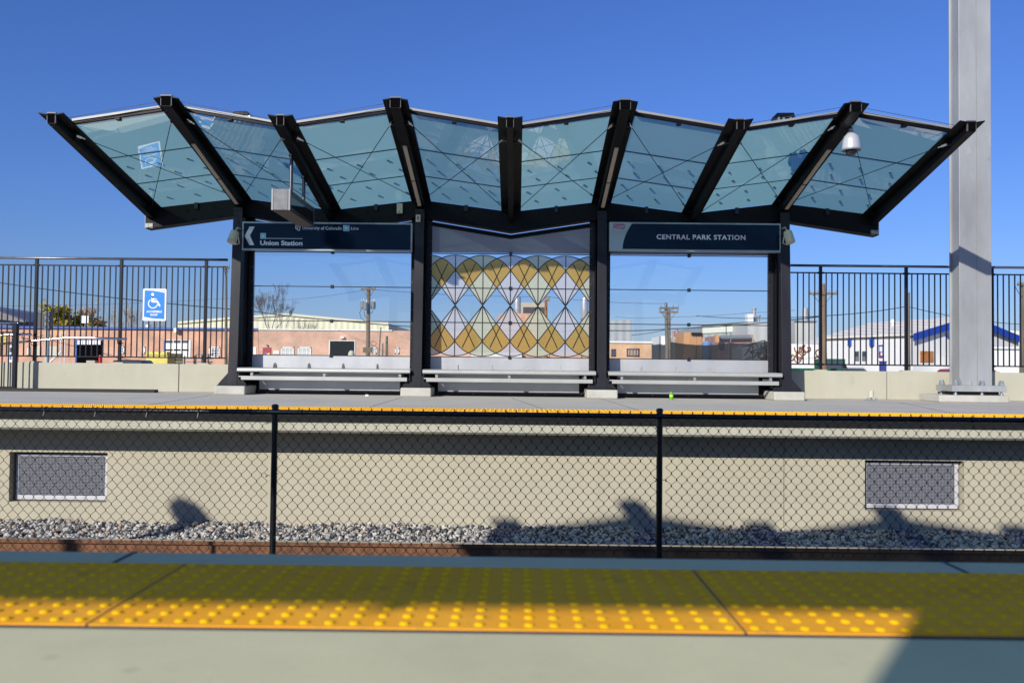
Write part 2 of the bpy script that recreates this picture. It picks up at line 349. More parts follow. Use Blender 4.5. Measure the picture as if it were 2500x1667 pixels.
# retaining wall under the far platform, with two recessed vents
WY=9.955
vents=[]
for (u0,u1,v0,v1,lab) in ((40,264,1107,1221,'white framed wire grille vent at the left end of the wall'),(2111,2341,1127,1242,'white framed wire grille vent low in the wall at right')):
    a=P(u0,v0,WY+.08); c=P(u1,v1,WY+.08); vents.append((a.x,c.x,c.z,a.z,lab))
wl=empty('retaining_wall',(0,WY,-1.6),'tan cast concrete wall under the far platform','wall',kind='structure')
b=MB(); xs=[-60]; jt=[P(1914,1200,WY).x,P(560,1200,WY).x-5.2,P(1914,1200,WY).x-6.6+9.9]
cuts=sorted([(v[0]-.03,v[1]+.02,v) for v in vents]); x=-60
def wallrun(xa,xb,za,zb):
    js=[j for j in jt if xa<j<xb]; pts=[xa]+sorted(js)+[xb]
    for i in range(len(pts)-1):
        b.box(pts[i]+(.004 if i else 0),pts[i+1]-(.004 if i<len(pts)-2 else 0),WY,WY+.3,za,zb)
for (xa,xb,v) in cuts:
    wallrun(x,xa,-1.7,-.249); b.box(xa,xb,WY,WY+.3,v[3]+.03,-.249); b.box(xa,xb,WY,WY+.3,-1.7,v[2]-.015); x=xb
wallrun(x,60,-1.7,-.249)
b.build('wall_face',CONC_W,wl)
b=MB(); b.box(-60,60,WY+.3,WY+.5,-1.7,-.252); b.build('backing',DARKIN,wl)
for (x0,x1,z0,z1,lab) in vents:
    r=empty('vent_grille',((x0+x1)/2,WY+.08,z0),lab,'vent','vents in the platform wall')
    f=MB(); y0,y1=WY+.085,WY+.105
    f.box(x0,x1,y0,y1,z0,z0+.05);f.box(x0,x1,y0,y1,z1-.025,z1);f.box(x0,x0+.03,y0,y1,z0+.05,z1-.025);f.box(x1-.045,x1,y0,y1,z0+.05,z1-.025)
    fo=f.build('frame',WHITEP,r,bevel=.003)
    for i in range(5):
        for zz in (z0+.025,z1-.012): k=MB(); k.lathe([(.006,0),(.004,.004)],(x0+.04+(x1-x0-.08)*i/4,y0,zz),6,(0,-1,0)); k.build('screw',GALV2,fo)
    g=MB(); pt=.0172; n=int((x1-x0-.075)/pt); 
    for i in range(n+1): xx=x0+.03+i*pt; g.box(xx-.0028,xx+.0028,y0+.002,y0+.006,z0+.05,z1-.025)
    n=int((z1-z0-.075)/pt)
    for i in range(n+1): zz=z0+.05+i*pt; g.box(x0+.03,x1-.045,y0+.0035,y0+.0075,zz-.0028,zz+.0028)
    g.build('wire_mesh',GRIDM,r,fix=False)
    d=MB(); d.box(x0,x1,WY+.17,WY+.18,z0,z1); d.build('dark_sheet',DARKIN,r)  # near-black sheet in place of the shade deep inside the vent
# tracks
def rail(y,lab,zt=-1.267):
    r=empty('rail',(0,y,zt-.17),lab,'rail','rails of the two tracks')
    pr=[(-.07,-.17),(-.07,-.155),(-.012,-.135),(-.009,-.045),(-.036,-.035),(-.036,-.0015),(.036,-.0015),(.036,-.035),(.009,-.045),(.012,-.135),(.07,-.155),(.07,-.17)]
    b=MB(); b.prismx([(y+a,zt+c) for a,c in pr],-60,60); b.build('rail_body',RUST,r)
    b=MB(); b.box(-60,60,y-.030,y+.036,zt-.001,zt+.001); b.build('rail_head',RAILT,r)
    b=MB()
    for i in range(-20,21):
        if abs(i)>10: continue
        for q_ in (-.098,.098):
            x=i*.76+.3; b=MB(); b.box(x-.05,x+.05,y+q_-.032,y+q_+.032,zt-.175,zt-.14); b.build('rail_clip',RUST,r)
rail(8.5,'rusty rail with bright top edge, nearest to the far platform wall')
rail(7.07,'rusty rail on the far track beside the chain link fence')
rail(4.95,'rusty rail on the near track beside the chain link fence')
rail(3.52,'rusty rail just below the foreground platform edge')
sl=MB(); sl.box(-.13,.13,-1.3,1.3,-1.62,-1.44)
slo=sl.build('sleeper',SLEEP); slo.location=(.3,7.78,-1.62)
SLG='concrete sleepers under the rails'
tag(slo,'grey concrete sleeper half buried in the ballast','sleeper',SLG)
for yy in (7.78,4.24):
    for i in range(-12,13):
        if yy==7.78 and i==0: continue
        o=slo.copy(); COL.objects.link(o); o.location=(i*.76+.3,yy,-1.62)
# ballast stones
def stones(name,x0,x1,y0,y1,zf,n,smin,smax,mats,lab):
    phi=(1+sqrt(5))/2
    V=np.array([(-1,phi,0),(1,phi,0),(-1,-phi,0),(1,-phi,0),(0,-1,phi),(0,1,phi),(0,-1,-phi),(0,1,-phi),(phi,0,-1),(phi,0,1),(-phi,0,-1),(-phi,0,1)],float)/1.9
    Ff=np.array([(0,11,5),(0,5,1),(0,1,7),(0,7,10),(0,10,11),(1,5,9),(5,11,4),(11,10,2),(10,7,6),(7,1,8),(3,9,4),(3,4,2),(3,2,6),(3,6,8),(3,8,9),(4,9,5),(2,4,11),(6,2,10),(8,6,7),(9,8,1)])
    AV=[];AF=[];MI=[]
    for i in range(n):
        s=rng.uniform(smin,smax)*np.array([1,rng.uniform(.6,1),rng.uniform(.5,.85)])
        W=V*rng.uniform(.72,1.28,(12,1))*s/2
        q=rng.normal(size=4);q/=np.linalg.norm(q);a,bb,c,d=q
        Rm=np.array([[1-2*(c*c+d*d),2*(bb*c-a*d),2*(bb*d+a*c)],[2*(bb*c+a*d),1-2*(bb*bb+d*d),2*(c*d-a*bb)],[2*(bb*d-a*c),2*(c*d+a*bb),1-2*(bb*bb+c*c)]])
        x=rng.uniform(x0,x1);y=rng.uniform(y0,y1)
        AV.append(W@Rm.T+np.array([x,y,zf(x,y)+rng.uniform(-.012,.028)])); AF.append(Ff+12*i); MI.append(np.full(20,rng.choice(len(mats),p=[.36,.27,.27,.10])))
    me=bpy.data.meshes.new(name); me.from_pydata(np.concatenate(AV).tolist(),[],np.concatenate(AF).tolist())
    for m in mats: me.materials.append(m)
    me.polygons.foreach_set('material_index',np.concatenate(MI).astype(np.int32))
    o=bpy.data.objects.new(name,me); COL.objects.link(o); tag(o,lab,'ballast',kind='stuff')
SM=[mat('stone grey',(.32,.315,.30),.85,0,.25,25,.3,90),mat('stone pale',(.52,.50,.45),.85,0,.2,25,.3,90),mat('stone dark',(.09,.093,.10),.85,0,.25,25),mat('stone tan',(.40,.31,.23),.85,0,.2,25)]
zf=lambda x,y: -1.41+.025*max(0,(y-9.2))/.8+.012*sin(x*3.1)+.01*sin(x*7.7+y*5)
stones('ballast',-8,8,8.72,9.98,zf,17500,.032,.070,SM,'loose grey and tan track stones against the far wall')
stones('ballast',-5,5,5.2,8.3,lambda x,y:-1.46,3500,.05,.09,SM,'loose track stones between the rails')
# ================================================================ CHAIN LINK FENCE
FY=6.1; px=[P(667,1150,FY).x,P(1611,1150,FY).x]; dp=px[1]-px[0]
posts=[px[0]+i*dp for i in range(-3,5)]
ZR=.178; W_=.0746; H_=.0876
fr=empty('chain_link_fence',(0,FY,-1.5),'black chain link fence standing between the two tracks','fence')
tilt=lambda x:0
for x in posts:
    b=MB(); b.lathe([(.0225,-1.5-ZR),(.0225,.03),(.026,.031),(.026,.045),(.018,.055),(.001,.058)],(x,FY+.02,ZR),14); b.build('post',BLACK,fr,smooth=False)
b=MB(); b.tube([(posts[0],FY-.012,ZR),(posts[-1],FY-.012,ZR)],.0195,20); o=b.build('top_rail',BLACK,fr,smooth=True)
for i in range(len(posts)-1):
    xa,xb=posts[i],posts[i+1]
    b=MB(); j0=math.ceil((xa+.02)/(W_/2)); j1=math.floor((xb-.02)/(W_/2))
    vs=[];fs=[]; ns=int(1.62/(H_/2)); zt=ZR+.031
    for j in range(j0,j1):
        x0=j*W_/2; pts=[]
        for k in range(ns+1):
            left=((k+j)%2==0); x=x0-.0022 if left else x0+W_/2+.0022
            y=FY-.038+(.0035 if left else -.0035)+(-.002 if k%2 else .002)
            z=zt-k*H_/2
            wob=.0025*sin(x0*9+k*.7)
            pts.append((x+wob*.4,y+wob,z+.0045)); pts.append((x+wob*.4,y+wob,z-.0045))
        n0=len(vs); r=.0027
        for (x,y,z) in pts: vs+=[(x-r,y,z),(x,y-r,z),(x+r,y,z),(x,y+r,z)]
        for a in range(len(pts)-1):
            for k in range(4):
                k2=(k+1)%4; fs.append((n0+a*4+k,n0+a*4+k2,n0+a*4+4+k2,n0+a*4+4+k))
    b.add(vs,fs); b.build('wire_mesh',WIRE,fr,fix=False)
def ties(b,name,locs):
    o=b.build(name,WIRE,fr); me=o.data
    for v in me.vertices: v.co+=wloc(fr)
    for n,l in enumerate(locs):
        q=o if n==0 else o.copy()
        if n: COL.objects.link(q); q.parent=fr
        q.location=Vector(l)-wloc(fr)
b=MB(); b.tube([(.004*cos(g),-.012+.023*cos(g),.023*sin(g)) for g in np.linspace(0,2*pi,13)],.0022,5,False); b.tube([(0,-.035,-.01),(-.004,-.045,-.045),(.006,-.044,-.06)],.002,5)
ties(b,'wire_tie',[(float(x),FY,ZR) for x in np.arange(-4.9,5,.372)])
for sg in (-1,1):
    b=MB(); b.tube([(sg*.018,-.01,0),(sg*.03,-.038,.006),(sg*.052,-.042,.024)],.0022,5); b.tube([(sg*.03,-.042,.003),(sg*.042,-.045,-.006)],.004,5)
    ties(b,'post_tie',[(x,FY,z) for x in posts[1:-1] for z in (.1,-.28,-.72,-1.1)])
# ================================================================ SHELTER (local: floor centre of glass wall, track side = -y)
M_=1.488
def rz(w,yl):
    t=(-.15-yl)/3.08; return (3.04+.185*w)*(1-t)+(3.712+.242*w)*t
wk=lambda k:1 if k%2 else 0
def make_shelter(root):
    # columns
    for k in (-3,-1,1,3):
        x=k*M_
        b=MB(); zt=3.05; yb=lambda z:-.48+.13*(z-.15)/2.9
        def fl(xa,xb,off0,off1,z0,z1):
            b.hexa([(xa,yb(z0)+off0,z0),(xb,yb(z0)+off0,z0),(xb,yb(z0)+off1,z0),(xa,yb(z0)+off1,z0),(xa,yb(z1)+off0,z1),(xb,yb(z1)+off0,z1),(xb,yb(z1)+off1,z1),(xa,yb(z1)+off1,z1)])
        fl(x-.075,x+.075,0,.018,.155,zt)
        b.hexa([(x-.01,yb(.155)+.018,.155),(x+.01,yb(.155)+.018,.155),(x+.01,.10,.155),(x-.01,.10,.155),(x-.01,yb(zt)+.018,zt),(x+.01,yb(zt)+.018,zt),(x+.01,.10,zt),(x-.01,.10,zt)])
        b.box(x-.075,x+.075,.10,.118,.155,zt)
        co=b.build('column',STEEL,root,bevel=.003)
        b=MB(); 
        for yy in (-.47,-.30): b.prism([(x-.225,.158),(x+.225,.158),(x+.225,.175),(x+.075,.345),(x-.075,.345),(x-.225,.175)],yy,yy+.014)
        b.box(x-.23,x+.23,-.52,.14,.142,.158); b.build('base_plate',STEEL,co,bevel=.002)
        b=MB(); b.box(x-.245,x+.245,-.60,.20,.0,.141); b.build('footing',CONC_P,co,bevel=.018)
        # framing beside the glass
        for s in (-1,1):
            if abs(x+s*.1)>3*M_: continue
            b=MB(); b.box(x+s*.08 if s>0 else x-.172,x+.172 if s>0 else x-.08,-.03,.03,.0,2.98); jo=b.build('jamb',STEEL,root)
            c=MB()
            for z in np.arange(.5,2.9,.23): c.lathe([(.006,0),(.004,.004)],(x+s*.15,-.031,float(z)),6,(0,-1,0))
            c.build('screw',GALV2,jo)
            # dark side plates between flange and frame
            b=MB(); b.box(min(x+s*.086,x+s*.092),max(x+s*.086,x+s*.092),-.2,-.03,.36,2.95); b.build('side_plate',STEEL2,root)
    # beam, per half bay
    for k in range(-4,4):
        x0,x1=k*M_,(k+1)*M_; w0,w1=wk(k),wk(k+1)
        if k==-4:x0-=.10
        if k==3:x1+=.10
        t0,t1=rz(w0,-.17)+.004,rz(w1,-.17)+.004; u0,u1=2.725+.235*w0,2.725+.235*w1
        b=MB(); b.prism([(x0,u0),(x1,u1),(x1,t1),(x0,t0)],-.17,.03); 
        b.prism([(x0,u0-.012),(x1,u1-.012),(x1,u1),(x0,u0)],-.185,.045)
        bo=b.build('beam',STEEL2,root)
    for s in (-1,1):
        b=MB(); x=s*(4*M_+.10); b.box(min(x,x+s*.012),max(x,x+s*.012),-.18,.04,2.715,3.0)
        for dz in (.07,.14,.21): b.lathe([(.014,0),(.014,.010),(.008,.014)],(x+s*.012,-.12,2.71+dz),6,(s,0,0))
        b.build('end_plate',GREYM,root,bevel=.003)
        b=MB(); b.box(s*4*M_-(.10 if s<0 else .02),s*4*M_+(.10 if s>0 else .02),-.182,-.171,2.72,2.80); 
        for dz in (0,.04): b.lathe([(.01,0),(.01,.008)],(s*(4*M_+.06),-.182,2.74+dz),6,(0,-1,0))
        b.build('end_bracket',GREYM,root)
    # lower strip + header panels + glazing per bay
    for bay in (-1,0,1):
        xc=bay*2*M_; xa,xb=xc-M_+.172,xc+M_-.172
        b=MB()
        s0=2.725+.235*(1-.172/M_); sm=2.725 if True else 0
        b.prism([(xa,s0-.035),(xc,sm-.035),(xb,s0-.035),(xb,s0-.105),(xc,sm-.105),(xa,s0-.105)],-.028,.028); b.build('head_strip',STEEL2,root)
        b=MB(); b.prism([(xa,2.385),(xb,2.385),(xb,s0-.106),(xc,sm-.106),(xa,s0-.106)],-.012,.0); b.build('header_panel',FROST,root)
        zz=[.645,1.22,1.795,2.37]
        for i in range(3):
            b=MB(); b.box(xa,xb,-.006,.0,zz[i]+.007,zz[i+1]-.007); b.build('glass_pane',GLS,root)
        for z in zz:
            b=MB(); b.box(xa,xb,-.016,.010,z-.0065,z+.0065); ro=b.build('glazing_rail',STEEL,root)
            c=MB(); c.box(xc-.026,xc+.026,-.034,.016,z-.028,z+.028); co=c.build('glass_clamp',BLACK,ro,bevel=.004)
            for s in (-1,1):
                c=MB(); c.lathe([(.0055,0),(.003,.004)],(xc+s*.011,-.034,z),8,(0,-1,0)); c.build('clamp_bolt',INOX,ro)
        b=MB(); b.box(xa,xb,-.014,.0,.40,.638); b.build('back_panel',ALUP,root)
        b=MB(); b.box(xa+.13,xb-.16,-.030,-.012,.072,.395); 
        b.build('kick_panel',ALUP,root)
        b=MB(); b.box(xa-.02,xb+.02,-.05,.03,.0,.070); bo=b.build('base_rail',STEEL,root)
        c=MB()
        for i in range(5): c.lathe([(.006,0),(.004,.004)],(xa+.12+i*(xb-xa-.24)/4,-.05,.038),6,(0,-1,0))
        c.build('screw',GALV2,bo)
        b=MB(); b.box(xa,xa+.128,-.01,.01,.072,.398); b.build('corner_plate',STEEL2,root); b=MB(); b.box(xb-.158,xb,-.01,.01,.072,.398); b.build('corner_plate',STEEL2,root)
    # decorative film of the middle bay
    K=.002170; X=lambda c:(c-775)*K; Z=lambda v:2.37-(v-358)*.0021644
    R=253.0; xl,xr=-M_+.174,M_-.174
    def arcpts(c,cy,sg,xa,xb,n=10):
        return [(x,cy+sg*sqrt(max(0,R*R-(x-c)**2))) for x in np.linspace(xa,xb,n)]
    polys=[]; lines=[]
    for i in range(-4,5):
        c=775+212*i; pale=2 if i%2==0 else 1
        polys.append((pale,[(c,485),(c+106,621),(c,757),(c-106,621)])); polys.append((pale,[(c,757),(c+106,893),(c,1030),(c-106,893)]))
        for cy,sg,ny in ((623,-1,485),(894,1,1030)):
            top=arcpts(c,cy,sg,c-106,c+106); r_=arcpts(c+212,cy,sg,c+106,c,7); l_=arcpts(c-212,cy,sg,c,c-106,7)
            polys.append((pale,top+r_[1:]+l_[1:-1]))
            m=c+106; a1=arcpts(c+212,cy,sg,c,m,7); a2=arcpts(c,cy,sg,m,c+212,7)
            polys.append((0,a1+a2[1:]+[(m,621 if sg<0 else 893)]))
            lines.append(arcpts(c,cy,sg,c-212,c+212,22))
        lines.append([(c,370),(c,1147)])
        for s in (-1,1):
            lines+= [[(c,485),(c+s*212,757)],[(c,757),(c+s*212,1030)]]
            yy=432
            lines+= [[(c,757),(c+s*153,434)],[(c,757),(c+s*153,1081)]]
    def clipx(poly,xl,xr):
        for (lim,sg) in ((xl,1),(xr,-1)):
            out=[]
            for i in range(len(poly)):
                p,q=poly[i],poly[(i+1)%len(poly)]; ip=(p[0]-lim)*sg>=0; iq=(q[0]-lim)*sg>=0
                if ip: out.append(p)
                if ip!=iq:
                    t=(lim-p[0])/(q[0]-p[0]); out.append((lim,p[1]+t*(q[1]-p[1])))
            poly=out
            if len(poly)<3: return []
        return poly
    gaps=[1.22,1.795]
    b=MB()
    for mi,pl in polys:
        pl=clipx([(X(x),Z(v)) for x,v in pl],xl,xr)
        if len(pl)<3: continue
        b.mi=mi; b.add([(x,-.0085,z) for x,z in pl],[tuple(range(len(pl)))])
    b.build('coloured_film',[ART_Y,ART_C,ART_L],root)
    b=MB()
    for ln in lines:
        for i in range(len(ln)-1):
            p,q=[(X(x),Z(v)) for x,v in (ln[i],ln[i+1])]
            if min(p[0],q[0])>xr or max(p[0],q[0])<xl: continue
            def cl(a,c):
                if a[0]<xl: t=(xl-a[0])/(c[0]-a[0]); return (xl,a[1]+t*(c[1]-a[1]))
                if a[0]>xr: t=(xr-a[0])/(c[0]-a[0]); return (xr,a[1]+t*(c[1]-a[1]))
                return a
            p,q=cl(p,q),cl(q,p)
            b.bar((p[0],-.0105,p[1]),(q[0],-.0105,q[1]),.0145,.003,(0,-1,0))
    # bar(): width along d x up
    bo=b.build('pattern_lines',BLACK,root)
    # rafters
    for k in range(-4,5):
        x=k*M_; w=wk(k); wb=.130 if w else (.085 if abs(k)<4 else .10); dp=.145 if w else .125
        b=MB(); y0,y1=-3.23,-.10; z0,z1=rz(w,y0),rz(w,y1); 
        def sec(y,z,dd): return [(x-wb/2,y,z-dd),(x+wb/2,y,z-dd),(x+wb/2,y,z+.012),(x-wb/2,y,z+.012)]
        ya=-2.95
        A=sec(y0+.02,rz(w,y0+.02),.115);B=sec(y1,z1,dp+.05)
        b.add(A+B,[(0,1,2,3),(7,6,5,4),(0,4,5,1),(1,5,6,2),(2,6,7,3),(3,7,4,0)])
        sl=(.245 if w else -.245)/M_
        for s in (-1,1):
            if abs(k)==4 and False: pass
            dz=-sl*.0
            xo=.162; zo=-( .167*(xo-wb/2) if w else -.167*(xo-wb/2))
            p=[(x+s*wb/2,y0,z0),(x+s*xo,y0+(.0),z0+zo),(x+s*xo,y1,z1+zo),(x+s*wb/2,y1,z1)]
            b.add([(a,c,d-.012) for a,c,d in p]+[(a,c,d+.004) for a,c,d in p],[(0,1,2,3),(7,6,5,4),(0,4,5,1),(1,5,6,2),(2,6,7,3),(3,7,4,0)])
            # rod lugs
            for yy,h in ((-2.74,.07),(-.42,.06)):
                if (k==-4 and s<0) or (k==4 and s>0): continue
                b.box(min(x+s*wb/2,x+s*(wb/2+.055)),max(x+s*wb/2,x+s*(wb/2+.055)),yy-.05,yy+.05,rz(w,yy)-h-.02,rz(w,yy)-h+.0)
        ro=b.build('rafter',STEEL2,root,bevel=.002)
        c=MB(); yc=y0+.012; zt=rz(w,yc)+.016; t=.006
        c.box(x-wb/2-t,x+wb/2+t,yc,yc+.05,zt-.001,zt+.014); c.box(x-wb/2-t,x-wb/2+t,yc,yc+.03,zt-.125,zt); c.box(x+wb/2-t,x+wb/2+t,yc,yc+.03,zt-.125,zt)
        c.build('end_cap',CAPM,ro); c=MB(); c.box(x-wb/2,x+wb/2,yc-.001,yc+.02,zt-.122,zt-.002); c.build('dark_end_plate',DARKIN,ro)  # near-black plate, its colour stands in for shade inside a hollow tip
        if w:
            for (ya,yb2) in ((-2.28,-1.28),(-1.24,-.42)):
                c=MB(); za,zb=rz(w,ya)-.146-.012,rz(w,yb2)-.18-.008
                za=rz(w,ya)-(.115+(dp+.05-.115)*(ya+3.21)/3.11); zb=rz(w,yb2)-(.115+(dp+.05-.115)*(yb2+3.21)/3.11)
                c.bar((x,ya,za-.008),(x,yb2,zb-.008),.055,.018); c.build('light_fixture',LENS,ro)
    # glass bays
    gpos=[]
    for k in range(-4,4):
        w0,w1=wk(k),wk(k+1); xa,xb=k*M_+.10,(k+1)*M_-.10
        fa,fb=.10/M_,1-.10/M_
        zz=lambda f,yl:(rz(w0,yl)*(1-f)+rz(w1,yl)*f)
        ys=[-2.93,-1.93,-1.07,-.165]
        for i in range(3):
            ya,yb2=ys[i]+(.006 if i else 0),ys[i+1]-.006
            p=[(xa,ya,zz(fa,ya)+.008),(xb,ya,zz(fb,ya)+.008),(xb,yb2,zz(fb,yb2)+.008),(xa,yb2,zz(fa,yb2)+.008)]
            b=MB(); b.add(p,[(0,1,2,3)]); b.build('roof_pane',ROOFG,root,fix=False)
        for yj in (-1.93,-1.07): b=MB(); b.bar((xa,yj,zz(fa,yj)+.007),(xb,yj,zz(fb,yj)+.007),.016,.012); b.build('glazing_joint',BLACK,root)
        # front edge: dark angle with grey flashing above
        xf0,xf1=k*M_+.155,(k+1)*M_-.155; g0,g1=.155/M_,1-.155/M_
        yf=-2.96
        b=MB(); b.bar((xf0,yf,zz(g0,yf)-.008),(xf1,yf,zz(g1,yf)-.008),.05,.036); mx=(xf0+xf1)/2
        b.box(mx-.028,mx+.028,yf-.02,yf+.06,zz(.5,yf)-.052,zz(.5,yf)-.02)
        eo=b.build('edge_trim',STEEL2,root)
        b=MB(); b.bar((xf0,yf-.012,zz(g0,yf)+.026),(xf1,yf-.012,zz(g1,yf)+.026),.06,.030); b.build('flashing',GREYM,eo)
        b=MB(); b.box(mx-.028,mx+.028,-.21,-.168,zz(.5,-.2)-.10,zz(.5,-.2)+.005); b.build('edge_clip',BLACK,root)
        # tie rods
        for (ka,kb,sg) in ((k,k+1,1),(k+1,k,-1)):
            wa,wb_=wk(ka),wk(kb)
            p=Vector((ka*M_+sg*.115,-2.76,rz(wa,-2.76)-.062)); q=Vector((kb*M_-sg*.105,-.42,rz(wb_,-.42)-.055))
            if sg<0: p.z-=.012; q.z-=.012
            b=MB(); b.tube([p,q],.0052,8); to=b.build('tie_rod',INOX if False else STEEL,root,smooth=True)
            d=(q-p).normalized()
            c=MB(); c.tube([p-d*.03,p+d*.05,p+d*.052,p+d*.10],[.015,.015,.009,.009],8); c.build('rod_end',INOX,to)
            c=MB(); c.tube([q-d*.06,q+d*.01],[.008,.012],8); c.build('rod_end',STEEL2,to)
        # snow guards standing on the glass
        for j,yy in enumerate((-1.62,-1.30,-.86,-.5)):
            for i in range(3):
                f=.2+.3*i+(.06 if j%2 else -.03); gpos.append((k*M_+f*M_,yy,zz(f,yy)+.011))
    x,y,z=gpos[0]; b=MB(); b.lathe([(.026,0),(.028,.006),(.016,.010),(.014,.032),(.020,.040),(.010,.045)],(0,0,0),10); b.box(-.028,.028,-.004,.004,.008,.036)
    g0=b.build('snow_guard',mat('clear acrylic',(.13,.17,.15),.3),root) if 'snow guard base' not in MATS else None
    g0.location=gpos[0]; g0.scale=(.8,.8,.8)
    for p in gpos[1:]:
        o=g0.copy(); COL.objects.link(o); o.parent=root; o.location=p
    for xs in (-4*M_+.1,):
        for (ka,kb) in ((-4,-3),(-3,-2),(-2,-1),(0,1),(2,3),(3,4)):
            b=MB(); b.tube([(ka*M_+.1,-3.07,rz(wk(ka),-3.07)+.025),(kb*M_-.1,-3.07,rz(wk(kb),-3.07)+.028)],.0035,6); b.build('roof_cable',INOX,root)
sh=empty('platform_shelter',(0,0,0),'black steel shelter with zigzag blue glass canopy on the far platform','shelter','station canopies')
make_shelter(sh)
XC=-.12; GY=14.0; NX,NY=-.05,-2.40
near=copy_tree(sh)
sh.location=(XC,GY,0)
near.location=(NX,NY,0); near.rotation_euler=(0,0,pi)
near['label']='matching zigzag glass shelter behind the viewer, seen only by its shadow and reflections'
# benches
def make_bench(root):
    L0,L1=-M_+.10,M_-.10; ys,yb=-.56,-.16
    b=MB(); pr=[(ys+.02,.367),(ys+.004,.375),(ys,.395),(ys+.004,.418),(ys+.03,.435),(yb,.44),(yb,.425),(ys+.05,.42),(ys+.05,.367)]
    b.prismx(pr,L0,L1); b.build('seat',ALU,root,bevel=.003)
    b=MB(); b.box(L0+.06,L1-.05,ys+.02,ys+.06,.24,.302); b.build('front_rail',ALU,root,bevel=.004)
    b=MB()
    for x in (L0+.02,): b.box(x,x+.08,ys+.03,ys+.30,.285,.302)
    b.build('rail_bracket',ALU,root)
    for i in range(1,5):
        x=L0+(L1-L0)*i/5; b=MB(); pr=[(ys+.06+.26*t,.436+.082*sqrt(max(0,1-(2*t-1)**2))**1.2) for t in np.linspace(0,1,12)]
        b.prismx(pr,x-.005,x+.005); b.build('divider',ALU,root)
    for x in (L0+.22,0,L1-.17):
        b=MB(); b.box(x-.02,x+.02,ys+.06,ys+.10,.30,.42); b.box(x-.02,x+.02,ys+.06,-.10,.30,.33); b.build('support_bracket',ALUP,root)
    for s in (-1,1):
        b=MB(); x=s*(M_-.11); b.prismx([(ys+.05,.25),(ys+.05,.40),(-.1,.40),(-.1,.30)],x-.008,x+.008)
        for yy in (ys+.06,ys+.1): b.lathe([(.012,0),(.012,.01)],(x-s*.008,yy,.27),6,(-s,0,0))
        b.build('end_bracket',STEEL,root)
be=empty('bench',(0,0,0),None,'bench','aluminium benches between the shelter columns'); make_bench(be)
labs=['pale metal bench under the navy sign with the white arrow','pale metal bench below the stained diamond pattern glass','pale metal bench with a green can on the ground before it']
for i,x in enumerate((-2*M_,0,2*M_)):
    o=be if i==0 else copy_tree(be)
    o.location=(XC+x,GY,0); o['label']=labs[i]
for i,x in enumerate((-2*M_,0,2*M_)):
    o=copy_tree(be); o.location=(NX-x,NY,0); o.rotation_euler=(0,0,pi); o['label']='metal bench of the shelter behind the viewer, out of the picture'; o['group']='benches behind the viewer'
# ================================================================ SIGNS on the shelter
SY=13.62
def sign_box(name,u0,u1,v0,v1,label):
    a=P(u0,v0,SY); c=P(u1,v1,SY); x0,x1,z1=a.x,c.x,a.z; z0=P(u0,v1-(u1-u0)*.0105*.6,SY).z; z1=P(u0,v0,SY).z
    r=empty(name,((x0+x1)/2,SY,z0),label,'sign')
    b=MB(); b.box(x0,x1,SY,SY+.11,z0,z1); b.build('frame',SIGNG,r,bevel=.003)
    return r,x0,x1,z0,z1
r,x0,x1,z0,z1=sign_box('platform_sign',591.5,1006,541,613,'navy sign with white arrow and Union Station lettering above the left bench')
W=x1-x0; H=z1-z0; fb=.026
b=MB(); b.box(x0+fb,x1-fb,SY-.004,SY+.002,z0+fb,z1-fb); b.build('face',NAVY,r)
# crop coordinates of the lettering (scale 6.918, outer frame 78..2868 x 152..618)
cx=lambda c:x0+(c-78)/2868*W; cz=lambda c:z1-(c-152)/466*H
yl=SY-.0065
b=MB(); b.add([(cx(a),yl,cz(c)) for a,c in ((124,388),(204,236),(290,236),(214,380),(288,538),(208,538))],[(0,1,2,3),(0,3,4,5)]); b.build('arrow',LETTER,r,fix=False)
b=MB(); b.add([(cx(a),yl,cz(c)) for a,c in ((480,421),(1100,421),(1100,428),(480,428))],[(0,1,2,3)]); b.build('line',LETTER,r,fix=False)
for (q0,q1,t0,t1,nm) in ((390,482,340,432,'s'),(1782,1888,198,292,'b')):
    b=MB(); b.add([(cx(q0),yl,cz(t0)),(cx(q1),yl,cz(t0)),(cx(q1),yl,cz(t1)),(cx(q0),yl,cz(t1))],[(0,1,2,3)])
    g=5; b.mi=1; b.add([(cx(q0+g),yl-.001,cz(t0+g)),(cx(q1-g),yl-.001,cz(t0+g)),(cx(q1-g),yl-.001,cz(t1-g)),(cx(q0+g),yl-.001,cz(t1-g))],[(0,1,2,3)])
    e=(q1-q0)*.24; text_mb('A',cx(q0+e),cx(q1-e),cz(t1-(t1-t0)*.22),(t1-t0)*.56*H/466,yl-.0025,.02,b,mi=2)
    b.build('line_badge',[LETTER,CYAN,LETTER],r,fix=False)
b=text_mb('Union Station',cx(388),cx(1102),cz(534),76*H/466,yl,.03); b.build('lettering',LETTER,r,fix=False)
b=text_mb('University of Colorado',cx(1098),cx(1758),cz(274),56*H/466,yl,.008); b.build('lettering',LETTER,r,fix=False)
b=text_mb('Line',cx(1915),cx(2042),cz(270),52*H/466,yl,.008); b.build('lettering',LETTER,r,fix=False)
